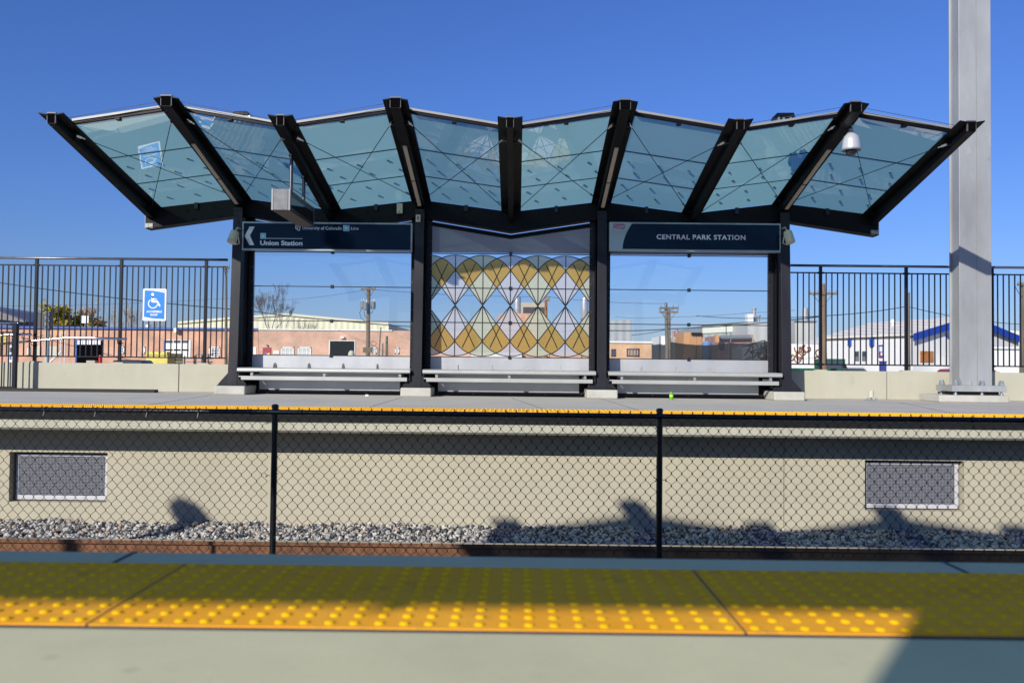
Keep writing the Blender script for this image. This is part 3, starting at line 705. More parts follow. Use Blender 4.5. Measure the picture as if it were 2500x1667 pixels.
# interlocked CU mark
b=MB(); th=.008
def stroke(pts,w=15):
    for i in range(len(pts)-1):
        p,q=pts[i],pts[i+1]; d=Vector((q[0]-p[0],q[1]-p[1])); 
        if d.length==0: continue
        d.normalize(); n=Vector((-d.y,d.x))*w/2; e=d*w/2
        b.add([(cx(p[0]-e.x+n.x),yl-.0004*(i+1),cz(p[1]-e.y+n.y)),(cx(q[0]+e.x+n.x),yl-.0004*(i+1),cz(q[1]+e.y+n.y)),(cx(q[0]+e.x-n.x),yl-.0004*(i+1),cz(q[1]+e.y-n.y)),(cx(p[0]-e.x-n.x),yl-.0004*(i+1),cz(p[1]-e.y-n.y))],[(0,1,2,3)])
stroke([(1026,228),(1020,214),(990,214),(984,222),(984,256),(992,264),(1012,264)],13)
stroke([(1012,236),(1012,276),(1020,286),(1044,286),(1052,278),(1052,232)],13); stroke([(1030,232),(1062,232)],9); stroke([(1000,236),(1022,236)],9)
b.build('emblem',LETTER,r,fix=False)
r,x0,x1,z0,z1=sign_box('platform_sign',1488,1906,542,615,'navy sign reading CENTRAL PARK STATION above the right bench')
W=x1-x0;H=z1-z0; cx=lambda c:x0+(c-120)/1310*W; cz=lambda c:z1-(c-132)/216*H
b=MB(); arc=[(220+(1-cos(t))*0+ (74*(t)) ,0) for t in (0,)]
pts=[(220,333)]+[(220+2+(292-222)*s**1.9,333-(333-144)*s) for s in np.linspace(.03,1,14)]+[(1420,144),(1420,333)]
b.prism([(cx(a),cz(c)) for a,c in pts],SY-.004,SY+.002); b.build('face',NAVY,r)
b=text_mb('CENTRAL PARK STATION',cx(481),cx(1160),cz(257),36*H/216,SY-.0065,.028,spacing=1.12); b.build('lettering',LETTER,r,fix=False)
b=MB(); 
def ring(pts,off=0,w=5,closed=False,y=SY-.003):
    for i in range(len(pts)-1):
        p=Vector((cx(pts[i][0]),cz(pts[i][1])));q=Vector((cx(pts[i+1][0]),cz(pts[i+1][1]))); d=(q-p).normalized(); n=Vector((-d.y,d.x))*w*W/1310/2; e=d*w*W/1310/2
        b.add([(p.x-e.x+n.x,y,p.y-e.y+n.y),(q.x+e.x+n.x,y,q.y+e.y+n.y),(q.x+e.x-n.x,y,q.y+e.y-n.y),(p.x-e.x-n.x,y,p.y-e.y-n.y)],[(0,1,2,3)])
for o_,w_ in ((0,3.2),(6,3.0)):
    ring([(152+o_,184),(152+o_,147+o_),(174-o_*.3,147+o_),(180-o_*.3,154),(180-o_*.3,160),(172-o_*.3,168-o_*.5),(160,168-o_*.3)],0,w_); ring([(164+o_,168),(184+o_*.5,184)],0,w_)
    ring([(180,147+o_),(206,147+o_)],0,w_,y=SY-.0034); ring([(191+o_,149+o_),(191+o_,184)],0,w_,y=SY-.0034)
    ring([(208+o_,184-o_*.7),(208+o_,147+o_),(224,147+o_),(234-o_,154+o_*.3),(237-o_,166),(234-o_,177-o_*.3),(224,184-o_*.7),(208+o_,184-o_*.7)],0,w_,y=SY-.0038)
b.build('emblem',MAGENTA,r,fix=False)
# ================================================================ hung message display
p1=P(703,371,11.8); YF,YB=11.37,12.73
bl=P(662,512.6,YF); br=P(708,512.6,YF); xm=(bl.x+br.x)/2; hw=(br.x-bl.x)/2; zb=bl.z; zt=P(685,461,YF).z
r=empty('message_display',(xm,(YF+YB)/2,zb),'long grey message display box hanging end-on from the canopy on two pipes','display')
HS=mat('brushed display case',(.115,.115,.125),.38,.5,.12,9); HD=mat('dark display side',(.03,.03,.033),.35); HB=mat('display underside',(.10,.08,.06),.6)
b=MB(); b.box(xm-hw+.006,xm+hw-.006,YF+.012,YB-.012,zb+.004,zt-.004); b.build('case',HD,r,bevel=.006)
for yy in (YF,YB-.012):
    b=MB(); b.box(xm-hw+.03,xm+hw-.03,yy,yy+.012,zb,zt); e=b.build('end_cap',HS,r,bevel=.003)
    b=MB(); b.box(xm-hw,xm-hw+.026,yy,yy+.012,zb,zt); b.box(xm+hw-.026,xm+hw,yy,yy+.012,zb,zt); b.build('trim',TRIMM,e)
b=MB(); b.box(xm-hw+.01,xm+hw-.01,YF+.014,YB-.014,zb-.004,zb+.003); b.build('underside',HB,r)
for s in (-1,1):
    b=MB(); xx=xm+s*hw; b.box(min(xx-s*.006,xx-s*.001),max(xx-s*.006,xx-s*.001),YF+.05,YB-.05,zb+.05,zt-.09); o=b.build('screen',DARKG,r)
    b=MB()
    for i in range(5): b.lathe([(.012,0),(.012,.005)],(xx-s*.005,YF+.12+i*.28,zt-.04),8,(s,0,0))
    b.build('screw',BLACK,r)
for yy in (11.8,12.5):
    zr=rz(0,yy-GY)-.02
    b=MB(); b.tube([(xm+.02,yy,zt-.01),(xm+.02,yy,zr)],.026,16); b.tube([(xm+.02,yy,zt-.005),(xm+.02,yy,zt+.04)],.034,16); b.tube([(xm+.02,yy,zr-.03),(xm+.02,yy,zr+.0)],.04,16)
    b.build('hanger_pipe',PIPEM,r,smooth=False)
# speakers
def speaker(u,v,s,lab):
    p=P(u,v,13.42); r=empty('loudspeaker',p,lab,'loudspeaker','round loudspeakers on the outer columns')
    ax=Vector((-.18*s,-.30,-.94)).normalized(); c=p-ax*.085
    b=MB(); b.lathe([(.045,-.01),(.060,.0),(.068,.02),(.074,.19),(.070,.2),(.066,.195),(.0,.192)],c,20,ax); b.build('housing',IVORY,r)
    b=MB(); sd=Vector((s,0,0)); a=c+ax*.10
    b.tube([a+sd*.075+Vector((0,.0,.02)),a+sd*.082+Vector((0,.0,-.0)),a+sd*.10+Vector((0,0,-.10)),a+sd*.02+Vector((0,.02,-.12))],.008,6)
    b.tube([c-ax*.01,c+Vector((.03*s,.03,.07)),c+Vector((.03*s,.30,.08))],.010,6); b.build('bracket',IVORY,r)
speaker(570,577,1,'cream round loudspeaker on the left outer column')
speaker(1926,577,-1,'cream round loudspeaker on the right outer column')
# dome camera
p=P(2078,345,11.2); r=empty('dome_camera',p,'silver dome security camera hanging under the canopy at right','camera')
zt=rz(1,p.y-GY)-.11-p.z
b=MB(); b.lathe([(.117,-.115),(.120,-.105),(.117,-.085),(.110,.0),(.092,.06),(.05,.105),(.032,.115),(.030,.15),(.028,zt)],p,28); b.build('housing',SILVER,r,smooth=True)
b=MB(); b.lathe([(.122,-.128),(.122,-.112)],p,28); b.build('rim',TRANS,r)
b=MB(); b.lathe([(.0,-.205),(.03,-.20),(.055,-.185),(.072,-.155),(.075,-.127)],p,20); b.build('dome',DARKG,r,smooth=True)
# small boxes
for (u0,u1,v0,v1,y,nm,lab,cat) in ((969.4,983.2,497.5,521.5,13.80,'junction_box','tall pale junction box on the beam left of the second column','junction box'),(1015.8,1026.3,525,542,13.62,'notice_plate','small white notice plate at the top of the second column','notice')):
    a=P(u0,v0,y);c=P(u1,v1,y); r=empty(nm,((a.x+c.x)/2,y,c.z),lab,cat)
    b=MB(); b.box(a.x,c.x,y-.03,y+(.06 if nm[0]=='j' else .2),c.z,a.z); b.build('cover',IVORY,r,bevel=.003)
    b=MB()
    if nm[0]=='j': b.box(a.x+.03,a.x+.055,y-.033,y-.029,c.z+.012,c.z+.035)
    else: b.box(a.x+.018,c.x-.018,y-.032,y-.0295,c.z+.03,a.z-.028)
    b.build('panel',TRANS,r)
# antennas on the canopy
for (u0,u1,v,ya,lab) in ((568,618,286,11.6,'dark antenna box on the canopy roof at left'),(1882,1940,290,11.6,'dark antenna box on the canopy roof at right')):
    a=P(u0,v,ya);c=P(u1,v,ya); z=a.z; r=empty('roof_antenna',((a.x+c.x)/2,ya,z-.06),lab,'antenna','antennas on the canopy roof')
    b=MB(); n=.03; b.prism([(a.x+.03,z),(a.x+.05,z+.045),(c.x-.05,z+.05),(c.x-.03,z+.0)],ya-.12,ya+.12); b.build('cover',STEEL2,r)
    b=MB(); 
    for f in (.2,.4,.7,.85): b.box(a.x+(c.x-a.x)*f,a.x+(c.x-a.x)*f+.03,ya-.1,ya+.1,z-.10,z)
    b.build('bracket',GALV2,r)
r=empty('lamp_post',(-9.4,1.0,0),'square black platform lamp post left of the picture, seen only by its shadow','lamp post')
b=MB(); b.box(-9.33,-9.22,.94,1.05,0,3.2); b.build('post',STEEL,r)
b=MB(); b.tube([(-9.25,1,3.12),(-9.31,1,3.3),(-9.43,1,3.46),(-9.59,1,3.62),(-9.73,1,3.72),(-9.83,1,3.76)],[.07,.11,.15,.17,.13,.03],14); b.build('lamp_head',STEEL,r)
# soda can, litter, anchor
p=P(1639,975.5,13.3); p.z=0; r=empty('soda_can',p,'green soda can standing on the platform before the right bench','can')
b=MB(); b.lathe([(.024,0),(.031,.008),(.031,.100),(.025,.112),(.024,.114)],p,20); b.build('can_body',GREENC,r,smooth=False)
b=MB(); b.lathe([(.0241,.1125),(.023,.116),(.020,.1145)],p,20); b.build('rim',INOX,r)
b=MB(); b.lathe([(.0313,.05),(.0313,.078)],p,20); b.build('label_print',YELC,r)
p=P(896,965,13.45); b=MB(); b.hexa([(p.x-.03,13.42,.0),(p.x+.03,13.43,.0),(p.x+.028,13.47,.0),(p.x-.026,13.46,.0),(p.x-.026,13.43,.022),(p.x+.02,13.435,.028),(p.x+.022,13.46,.02),(p.x-.022,13.455,.025)])
tag(b.build('paper_scrap',SIGNW),'crumpled white paper scrap beside the left bench','litter')
p=P(2127,979,13.75); r=empty('conduit_stub',(p.x,13.75,0),'short pale pipe stub bolted to the platform before the low wall','pipe stub')
b=MB(); b.lathe([(.042,.055),(.042,.165),(.036,.17)],(p.x,13.75,0),12); b.build('pipe',IVORY,r)
b=MB(); b.box(p.x-.09,p.x+.09,13.69,13.81,.0,.012)
for s in (-1,1): b.lathe([(.016,0),(.016,.03),(.008,.045)],(p.x+s*.07,13.72,.01),6)
b.box(p.x-.012,p.x+.012,13.73,13.77,.01,.06); b.build('base_plate',GALV2,r)
# ================================================================ low wall and railings
PY=14.25; PZ=.478
b=MB(); js=[P(437,900,PY).x,P(2166,950,PY).x]
xs=[-26]+[js[0]-6.1*i for i in (3,2,1)]+[js[0],js[0]+6.1-.0,js[1]]+[js[1]+6.1*i for i in (1,2,3)]+[30]
pw=empty('parapet_wall',(0,PY,0),'low tan concrete wall along the back of the far platform','wall')
for i in range(len(xs)-1):
    b=MB(); b.box(xs[i]+.005,xs[i+1]-.005,PY,PY+.2,0,PZ); b.build('wall_panel',CONC_C,pw,bevel=.012)
b=MB(); b.box(-26,30,PY+.03,PY+.19,0,PZ-.004); b.build('core',SEAM,pw)
RY=14.33; ZT=2.268
def railing(xa,xb,pxs,lab):
    r=empty('railing',((xa+xb)/2,RY,PZ),lab,'railing','black railings on the low wall')
    b=MB(); b.tube([(xa,RY,ZT),(xb,RY,ZT)],.0215,18); b.build('top_rail',RAILP,r,smooth=True)
    for nm,z in (('upper_rail',2.145),('lower_rail',.585)):
        b=MB(); b.box(xa,xb,RY-.012,RY+.012,z-.011,z+.011); b.build(nm,FENCEP,r)
    for x in pxs:
        b=MB(); b.box(x-.024,x+.024,RY-.024,RY+.024,PZ,ZT-.018); po=b.build('post',FENCEP,r,bevel=.004)
        b=MB(); b.prism([(x-.105,PZ-.002),(x+.105,PZ-.002),(x+.075,PZ+.02),(x-.075,PZ+.02)],RY-.07,RY+.07); b.build('pad',CONC_C,po)
        b=MB(); 
        for z in (2.145,.585):
            b.box(x-.05,x+.05,RY-.018,RY+.018,z-.016,z+.016)
            for s in (-1,1): b.lathe([(.008,0),(.008,.012)],(x+s*.045,RY-.018,z),6,(0,-1,0))
        b.build('clamp',FENCEP,po)
    g=None; sp=.0972
    for i,x in enumerate(pxs):
        if i==len(pxs)-1 and xb-x<.1: break
        j=1
        nx=pxs[i+1] if i+1<len(pxs) else xb
        while x+j*sp<nx-.03:
            if g is None:
                b=MB(); b.box(-.0085,.0085,-.0085,.0085,.585,2.145); g=b.build('baluster',FENCEP,r); q=g
            else: q=g.copy(); COL.objects.link(q); q.parent=r
            q.location=(x+j*sp-r.location.x,0,-PZ)
            q.location.y=0
            j+=1
    # fix first mesh offset
    me=g.data; L=wloc(r)
    for v in me.vertices: v.co=(v.co.x+L.x,v.co.y+L.y,v.co.z+L.z)
    return r
d_=1.457
lp=[P(78,750,RY).x+i*d_ for i in range(-2,3)]; lp=[P(502,750,RY).x-(4-i)*d_ for i in range(5)]
railing(lp[0],P(556,640,RY).x,lp,'black railing with polished handrail left of the shelter')
rp=[P(2003,750,RY).x+i*d_ for i in range(0,5)]
railing(P(1930,640,RY).x,rp[-1],[rp[0]-d_+.93]+rp if False else rp,'black railing right of the shelter, behind the tall grey mast')
# short piece of balusters between column and first right post
r=[o for o in COL.objects if o.name.startswith('railing') and not o.parent][-1]
g=[c for c in r.children if c.name.startswith('baluster')][0]
x=rp[0]-.0972
while x>P(1938,700,RY).x:
    q=g.copy(); COL.objects.link(q); q.parent=r; q.location=(x-r.location.x,0,-PZ); x-=.0972
# accessible ramp sign on the railing
AY=14.29; a=P(349.5,704.5,AY); c=P(405,783.5,AY); x0,x1,z1,z0=a.x,c.x,a.z,c.z
r=empty('ramp_sign',((x0+x1)/2,AY,z0),'blue and white wheelchair sign reading ACCESSIBLE RAMP on the railing','sign')
rd=.018; b=MB(); W=x1-x0;H=z1-z0
pl=[]
for (qx,qz,a0) in ((x1-rd,z1-rd,0),(x0+rd,z1-rd,90),(x0+rd,z0+rd,180),(x1-rd,z0+rd,270)):
    for k in range(4): g=math.radians(a0+k*30); pl.append((qx+rd*cos(g),qz+rd*sin(g)))
b.prism(pl,AY,AY+.004); b.build('plate',SIGNW,r)
cx=lambda c:x0+(c-540)/445*W; cz=lambda c:z1-(c-32)/625*H
top=[(572+(952-572)*t,66+ (48)*t**2.0*.92) for t in np.linspace(0,1,10)]; bot=[(952,620),(800,614),(700,604),(640,594),(566,578)]
b=MB(); b.prism([(cx(p),cz(q)) for p,q in top+bot],AY-.003,AY+.001); b.build('blue_field',BLUEP,r)
b=MB(); yy=AY-.0045
def disc(c0,c1,rr,n=20):
    b.add([(cx(c0+rr*cos(2*pi*k/n)),yy,cz(c1+rr*sin(2*pi*k/n))) for k in range(n)],[tuple(range(n))])
def seg(p,q,w,dy=0):
    d=Vector((q[0]-p[0],q[1]-p[1])).normalized(); n=Vector((-d.y,d.x))*w/2
    b.add([(cx(p[0]+n.x),yy-dy,cz(p[1]+n.y)),(cx(q[0]+n.x),yy-dy,cz(q[1]+n.y)),(cx(q[0]-n.x),yy-dy,cz(q[1]-n.y)),(cx(p[0]-n.x),yy-dy,cz(p[1]-n.y))],[(0,1,2,3)])
disc(724,141,28); seg((726,182),(726,292),48); seg((722,280),(822,280),44,.0003); seg((812,272),(862,362),34,.0006); seg((745,235),(808,235),18,.0003); disc(726,190,24); disc(862,360,17)
pr_=None
for k in range(26):
    g0=math.radians(232-k*0+0); 
n=30; ang=[math.radians(t) for t in np.linspace(-128,-128-262,n)]
ox,oy,ra,rb=735,322,96,76
ang=[math.radians(t) for t in np.linspace(236,8,n)]
vs=[];fs=[]
for g in ang: vs+= [(cx(ox+ra*cos(g)),yy-.0009,cz(oy+ra*sin(g)*1.0)),(cx(ox+rb*cos(g)),yy-.0009,cz(oy+rb*sin(g)))]
for k in range(n-1): fs.append((2*k,2*k+1,2*k+3,2*k+2))
b.add(vs,fs); b.build('wheelchair_symbol',SIGNW,r,fix=False)
b=text_mb('ACCESSIBLE',cx(612),cx(906),cz(496),38*H/625,yy,.04); b.build('lettering',SIGNW,r,fix=False); b=text_mb('RAMP',cx(690),cx(828),cz(558),36*H/625,yy,.04); b.build('lettering',SIGNW,r,fix=False)
b=text_mb('RTD',cx(888),cx(958),cz(80),24*H/625,AY-.002,.01); b.build('emblem',MAGENTA,r,fix=False)
# ramp railing with handrails at the left edge
KY=13.96; hr=empty('ramp_railing',(P(36,900,KY).x,KY,0),'black ramp railing with polished handrails at the far left','railing')
xp=P(36,900,KY).x; zt=P(36,788,KY).z
b=MB(); b.tube([(xp-3.5,KY,zt+.01),(xp+.03,KY,zt)],.021,16); b.tube([(xp+.03,KY,zt),(xp+.045,KY,zt-.01)],[.021,.012],12); b.build('top_rail',CHROME,hr,smooth=True)
for dx in (0,-1.5,-3.0):
    b=MB(); b.box(xp+dx-.03,xp+dx+.03,KY-.03,KY+.03,0,zt-.02); po=b.build('post',FENCEP,hr,bevel=.003)
    b=MB(); b.box(xp+dx-.09,xp+dx+.09,KY-.07,KY+.07,0,.012)
    for s in (-1,1): b.lathe([(.012,0),(.012,.02)],(xp+dx+s*.07,KY-.04,.012),6)
    b.build('base_plate',FENCEP,po)
za=P(20,811,KY).z; zb_=P(20,945,KY).z
b=MB(); b.box(xp-3.5,xp-.03,KY-.012,KY+.012,za-.011,za+.011); b.build('upper_rail',FENCEP,hr)
b=MB(); b.box(xp-3.5,xp-.03,KY-.012,KY+.012,zb_-.011,zb_+.011); b.build('lower_rail',FENCEP,hr)
for i in range(1,32):
    x=xp-i*.108; 
    if abs(x-xp+1.5)<.04: continue
    b=MB(); b.box(x-.008,x+.008,KY-.008,KY+.008,zb_,za); b.build('baluster',FENCEP,hr)
for pts,y_ in (([(0,840),(80,832),(166,824.5),(230,825),(309,827.5)],14.16),([(-60,826),(0,819),(30,816.5),(76,816)],14.1)):
    b=MB(); b.tube([P(u,v,y_) for u,v in pts],.019,14); ho=b.build('handrail',CHROME,hr,smooth=True)
    b=MB()
    for u,v in ((pts[-1][0]-22,pts[-1][1]),(pts[2][0]-90,pts[2][1]+8)):
        p=P(u,v,y_); b.tube([p,p+Vector((0,0,-.07)),p+Vector((.05,.10,-.07))],.008,6)
    b.build('rail_bracket',FENCEP,ho)
b=MB(); a=P(0,951,13.9); c=P(379,953,13.9); b.box(a.x-2,c.x,13.86,14.02,.0,.05)  # thin black bar lying on the deck along the wall foot
tag(b.build('black_strip',RUBBER),'black strip at the foot of the low wall at far left','floor_strip')
# ================================================================ catenary mast
MY=13.6; r=empty('catenary_mast',(P(2370,980,MY).x,MY+.2,0),'tall grey galvanised steel mast on a bolted base at right','mast')
xl=P(2343,870,MY).x; xr=P(2422,870,MY).x; ym=MY; 
b=MB(); D=.30; h=9.5; zb=.27
b.box(xl,xr,ym,ym+.022,zb,h); b.box(xl,xr,ym+D,ym+D+.022,zb,h)
b.box(xl+.03,xl+.046,ym+.022,ym+D,zb,h); b.box(xr-.046,xr-.03,ym+.022,ym+D,zb,h)
b.build('shaft',GALV,r,bevel=.005)
b=MB(); xm=(xl+xr)/2+.02; b.box(xm-.004,xm+.004,ym-.004,ym,zb,h); b.build('weld_seam',GREYM,r)
b=MB(); b.box(P(2318,945,ym).x,P(2449,945,ym).x,ym-.10,ym+D+.14,.172,.270); b.build('base_plate',GALV,r,bevel=.006)
b=MB(); b.box(P(2294,975,13.42).x,P(2465,975,13.42).x,13.42,14.12,0,.115); b.build('footing',CONC_P,r,bevel=.02)
X0,X1=P(2318,945,ym).x,P(2449,945,ym).x
for i,x in enumerate((X0+.07,(X0+X1)/2+.06,X1-.06)):
    for y in (ym-.055,ym+D+.09):
        b=MB(); b.lathe([(.030,.115),(.030,.145)],(x,y,0),10); b.lathe([(.017,.11),(.017,.355)],(x,y,0),8)
        b.lathe([(.052,.272),(.052,.278),(.044,.279),(.044,.312)],(x,y,0),6); b.lathe([(.037,.313),(.037,.345)],(x,y,0),6); b.build('anchor_bolt',GALV2,r)
b=MB(); b.box(X0+.08,X1-.08,ym-.02,ym+D,.115,.171); b.build('grout_gap',RUBBER,r)
for x in (xl+.17,xl+.37,xl-.0,):
    b=MB(); b.add([(x,ym-.09,.262),(x+.008,ym-.09,.262),(x+.008,ym,.262),(x,ym,.262),(x,ym,.40),(x+.008,ym,.40)],[(0,1,2,3),(0,4,5,1),(0,3,4),(1,5,2),(3,2,5,4)]); b.build('gusset',GALV,r)
#BGMARK
# ================================================================ BACKGROUND beyond the platform
GZ=-1.25
def pt(u,v,y): p=P(u,v,y); return p.x,p.z
def rectpart(name,u0,u1,v0,v1,y,m,parent,t=.06,zb=None,bevel=0):
    um=(u0+u1)/2; x0=P(u0,v0,y).x; x1=P(u1,v0,y).x; z1=P(um,v0,y).z; z0=P(um,v1,y).z if zb is None else zb
    b=MB(); b.box(x0,x1,y-t,y+.02,z0,z1); return b.build(name,m,parent)
def window(u0,u1,v0,v1,y,parent,nx=2,nz=2,fm=None,gm=None):
    fm=fm or COPW; um=(u0+u1)/2; x0=P(u0,v0,y).x; x1=P(u1,v0,y).x; z1=P(um,v0,y).z; z0=P(um,v1,y).z
    b=MB(); t=.09; b.box(x0,x1,y-.08,y-.02,z0,z0+t);b.box(x0,x1,y-.08,y-.02,z1-t,z1);b.box(x0,x0+t,y-.08,y-.02,z0,z1);b.box(x1-t,x1,y-.08,y-.02,z0,z1)
    for i in range(1,nx): xx=x0+(x1-x0)*i/nx; b.box(xx-.03,xx+.03,y-.07,y-.02,z0,z1)
    for i in range(1,nz): zz=z0+(z1-z0)*i/nz; b.box(x0,x1,y-.068,y-.02,zz-.03,zz+.03)
    w=b.build('window',fm,parent); c=MB(); c.box(x0+.05,x1-.05,y-.05,y-.01,z0+.05,z1-.05); c.build('pane',gm or WIN,w); return w
def block(name,pts,y,depth,m,label,cat,zb=GZ,part='wall'):
    """building body: front outline given by measured top edge, real depth behind"""
    q=[pt(u,v,y) for u,v in pts]; r=empty(name,((q[0][0]+q[-1][0])/2,y,zb),label,cat)
    b=MB(); b.prism([(q[0][0],zb)]+q+[(q[-1][0],zb)],y,y+depth); b.build(part,m,r); return r
# long brick building with blue fascia
Y1=80
bb=block('brick_building',[(-260,798),(631,806)],Y1,14,BRK,'long low orange brick building with blue fascia at left','building')
a=pt(-260,794,Y1);c=pt(631,802,Y1)
b=MB(); x0,x1=a[0],c[0]; za,zc=a[1],c[1]; b.prism([(x0,za-.17),(x1,zc-.17),(x1,zc+.02),(x0,za+.02)],Y1-.25,Y1-.0); b.build('fascia',BLUEF,bb)
g=rectpart('loading_door',185,250,829,890,Y1,BLUEF,bb,.05); rectpart('doorway_shade',189,249.5,831,890,Y1,DARKIN,g,.09)  # near-black slab painted as the unlit room behind the door
for i in range(4): rectpart('door_panel',190.5+14*i,202+14*i+(1 if i<3 else 3),831,841,Y1,COPW,g,.12)
g=rectpart('loading_door',401,466,830,876,Y1,COPW,bb,.05); rectpart('frame',401,404,830,876,Y1,BLUEF,g,.09)
for i in range(3):
    rectpart('pane',405+19.5*i,422+19.5*i,831,837,Y1,WIN,g,.08); rectpart('pane',405+19.5*i,422+19.5*i,852.5,856,Y1,DARKIN,g,.08)
window(293,304,846,863,Y1,bb); window(347,355,846,863,Y1,bb); window(511,537,847,872,Y1,bb,4,4)
window(68,75,846,868,Y1,bb,2,4)
g=rectpart('door',23,45,844,885,Y1,COPW,bb,.07); rectpart('pane',25.5,29,848,860,Y1,WIN,g,.10); rectpart('pane',25.5,29,864,878,Y1,BLUEF,g,.10)
g=rectpart('garage_door',81,101,845,872,Y1,IVORY,bb,.05); g=rectpart('garage_door',121,142,845,872,Y1,IVORY,bb,.05)
rectpart('wall_lamp',429,437,801,812,Y1,COPW,bb,.5)
rectpart('light_door',615,626,847,880,Y1,COPW,bb,.06)
YL=mat('yellow lettering',(.58,.40,.02),.5)
for (u,ch) in ((82,'M'),(96,'T'),(121,'H'),(135,'O'),(150,'A')):
    x,z=pt(u,826,Y1); text_mb(ch,x,x+.28,z,.40,Y1-.08,.03).build('wall_letter',YL,bb,fix=False)
for u in (-4,10):
    for v in (824,840):
        x,z=pt(u,v+.0,Y1); b=MB(); b.box(x,x+.26,Y1-.08,Y1-.04,z-.15,z+.35); b.build('wall_letter',YL,bb)
c=rectpart('roof_vent',361,368,793,800,Y1+6,COPW,bb,.5)
# pink brick building with white coping
Y2=75
b2=block('brick_building',[(632,804),(958,807),(1150,810)],Y2,12,BRK2,'pink brick building with white coping seen through the left glass','building')
a=pt(632,802.5,Y2);c=pt(958,805.5,Y2); b=MB(); b.prism([(a[0],a[1]-.1),(c[0],c[1]-.1),(c[0],c[1]),(a[0],a[1])],Y2-.12,Y2-.0); b.build('coping',COPW,b2)
g=rectpart('red_door',642,662,848,885,Y2,REDDOOR,b2,.06)
cxx,czz=pt(653,864,Y2); b=MB()
for i,(dx,dz) in enumerate(((0,.13),(-.13,0),(.13,0),(0,-.13))):
    b.mi=i; b.add([(cxx+dx-.13,Y2-.075,czz+dz),(cxx+dx,Y2-.075,czz+dz-.13),(cxx+dx+.13,Y2-.075,czz+dz),(cxx+dx,Y2-.075,czz+dz+.13)],[(0,1,2,3)])
b.build('hazard_diamond',[RED,BLUEP,YELC,SIGNW],g,fix=False)
rectpart('wall_lamp',651.5,654,841,845,Y2,TRANS,b2,.2)
rectpart('notice_board',668,682,856,864,Y2,COPW,b2,.06)
window(687,718,847,874,Y2,b2,3,2,None,mat('curtained pane',(.48,.50,.46),.4)); window(728,760,847,874,Y2,b2,3,2,None,MATS['curtained pane'])
g=rectpart('loading_door',803.5,867.5,831,890,Y2,COPW,b2,.05); rectpart('doorway_shade',806,865,832.5,890,Y2,DARKIN,g,.09)  # same near-black slab for the shade inside this doorway
rectpart('flood_lamp',832,841,822,826,Y2,COPW,b2,.3)
window(909,920,848,864,Y2,b2); window(965,975,848,864,Y2,b2)
# cream warehouse behind
Y3=125
cw=block('warehouse',[(434,788),(552,778),(615,773.5),(700,767.5),(840,780.5),(949,790)],Y3,30,CREAM,'cream corrugated warehouse with a low gable behind the brick buildings','warehouse')
q=[pt(u,v,Y3) for u,v in ((434,788),(552,778),(615,773.5),(700,767.5),(840,780.5),(949,790))]
b=MB()
for i in range(len(q)-1): b.bar((q[i][0],Y3-.1,q[i][1]),(q[i+1][0],Y3-.1,q[i+1][1]),.3,.35)
b.build('roof_edge',mat('cream trim',(.60,.58,.42),.6),cw)
# far dark gabled roof at far left
r=empty('roofed_hall',(P(0,800,130).x,130,GZ),'grey roofed hall with blue wall behind the brick building at far left','building')
q=[pt(-180,730,130),pt(0,757,130),pt(76,785,130)]
b=MB(); b.prism([(q[0][0],GZ),q[0],q[1],q[2],(q[2][0],GZ)],130,150); b.build('wall',mat('slate blue wall',(.10,.13,.22),.8),r)
b=MB(); zl=pt(0,779,129)[1]; b.prism([(q[0][0],zl+.9),q[0],q[1],q[2],(q[2][0],q[2][1]-.2),(q[1][0],zl)],128.5,129.8); b.build('roof',ROOFD,r)
# traffic signal
YS=34
r=empty('traffic_signal',(P(114,880,YS).x,YS,GZ),'traffic signal on a pale pole with a grey back panel, left of the ramp sign','signal')
xx=P(114.5,880,YS).x; zt=P(114,806,YS).z
b=MB(); b.tube([(xx,YS,GZ),(xx,YS,zt)],.085,12); b.build('pole',mat('pale pole paint',(.42,.48,.46),.4),r)
b=MB(); z0=P(114,806,YS).z;z1=P(114,760,YS).z; b.box(xx-.10,xx+.10,YS-.1,YS+.12,z0,z1); h=b.build('signal_head',TRANS,r,bevel=.02)
for i in range(3):
    zc=z0+(z1-z0)*(i+.5)/3; b=MB(); b.tube([(xx+.08,YS-.02,zc),(xx+.09,YS-.22,zc-.01)],.10,10); b.build('visor',HS,h)
x0,z1=pt(83,766,YS);x1,z0=pt(107,799,YS); b=MB(); b.box(x0,x1,YS-.02,YS+.02,z0,z1); b.build('back_panel',mat('sign back grey',(.085,.08,.08),.7),r)
# white steel frame (gate) before the brick building
b=MB()
for (u0,u1,v0,v1) in ((149,151,812,890),(159.5,161.5,812,890)):
    b.tube([P(u0,v0,50),(P(u0,v0,50).x,50,GZ)],.03,6)
b.tube([P(149,812,50),P(161,812,50)],.03,6); b.tube([P(146,862,50),P(120,886,50)],.06,6); b.tube([P(146,862,50),P(150,857,50)],.05,6)
tag(b.build('pipe_frame',COPW),'white pipe frame with slanted arm before the brick building','frame')
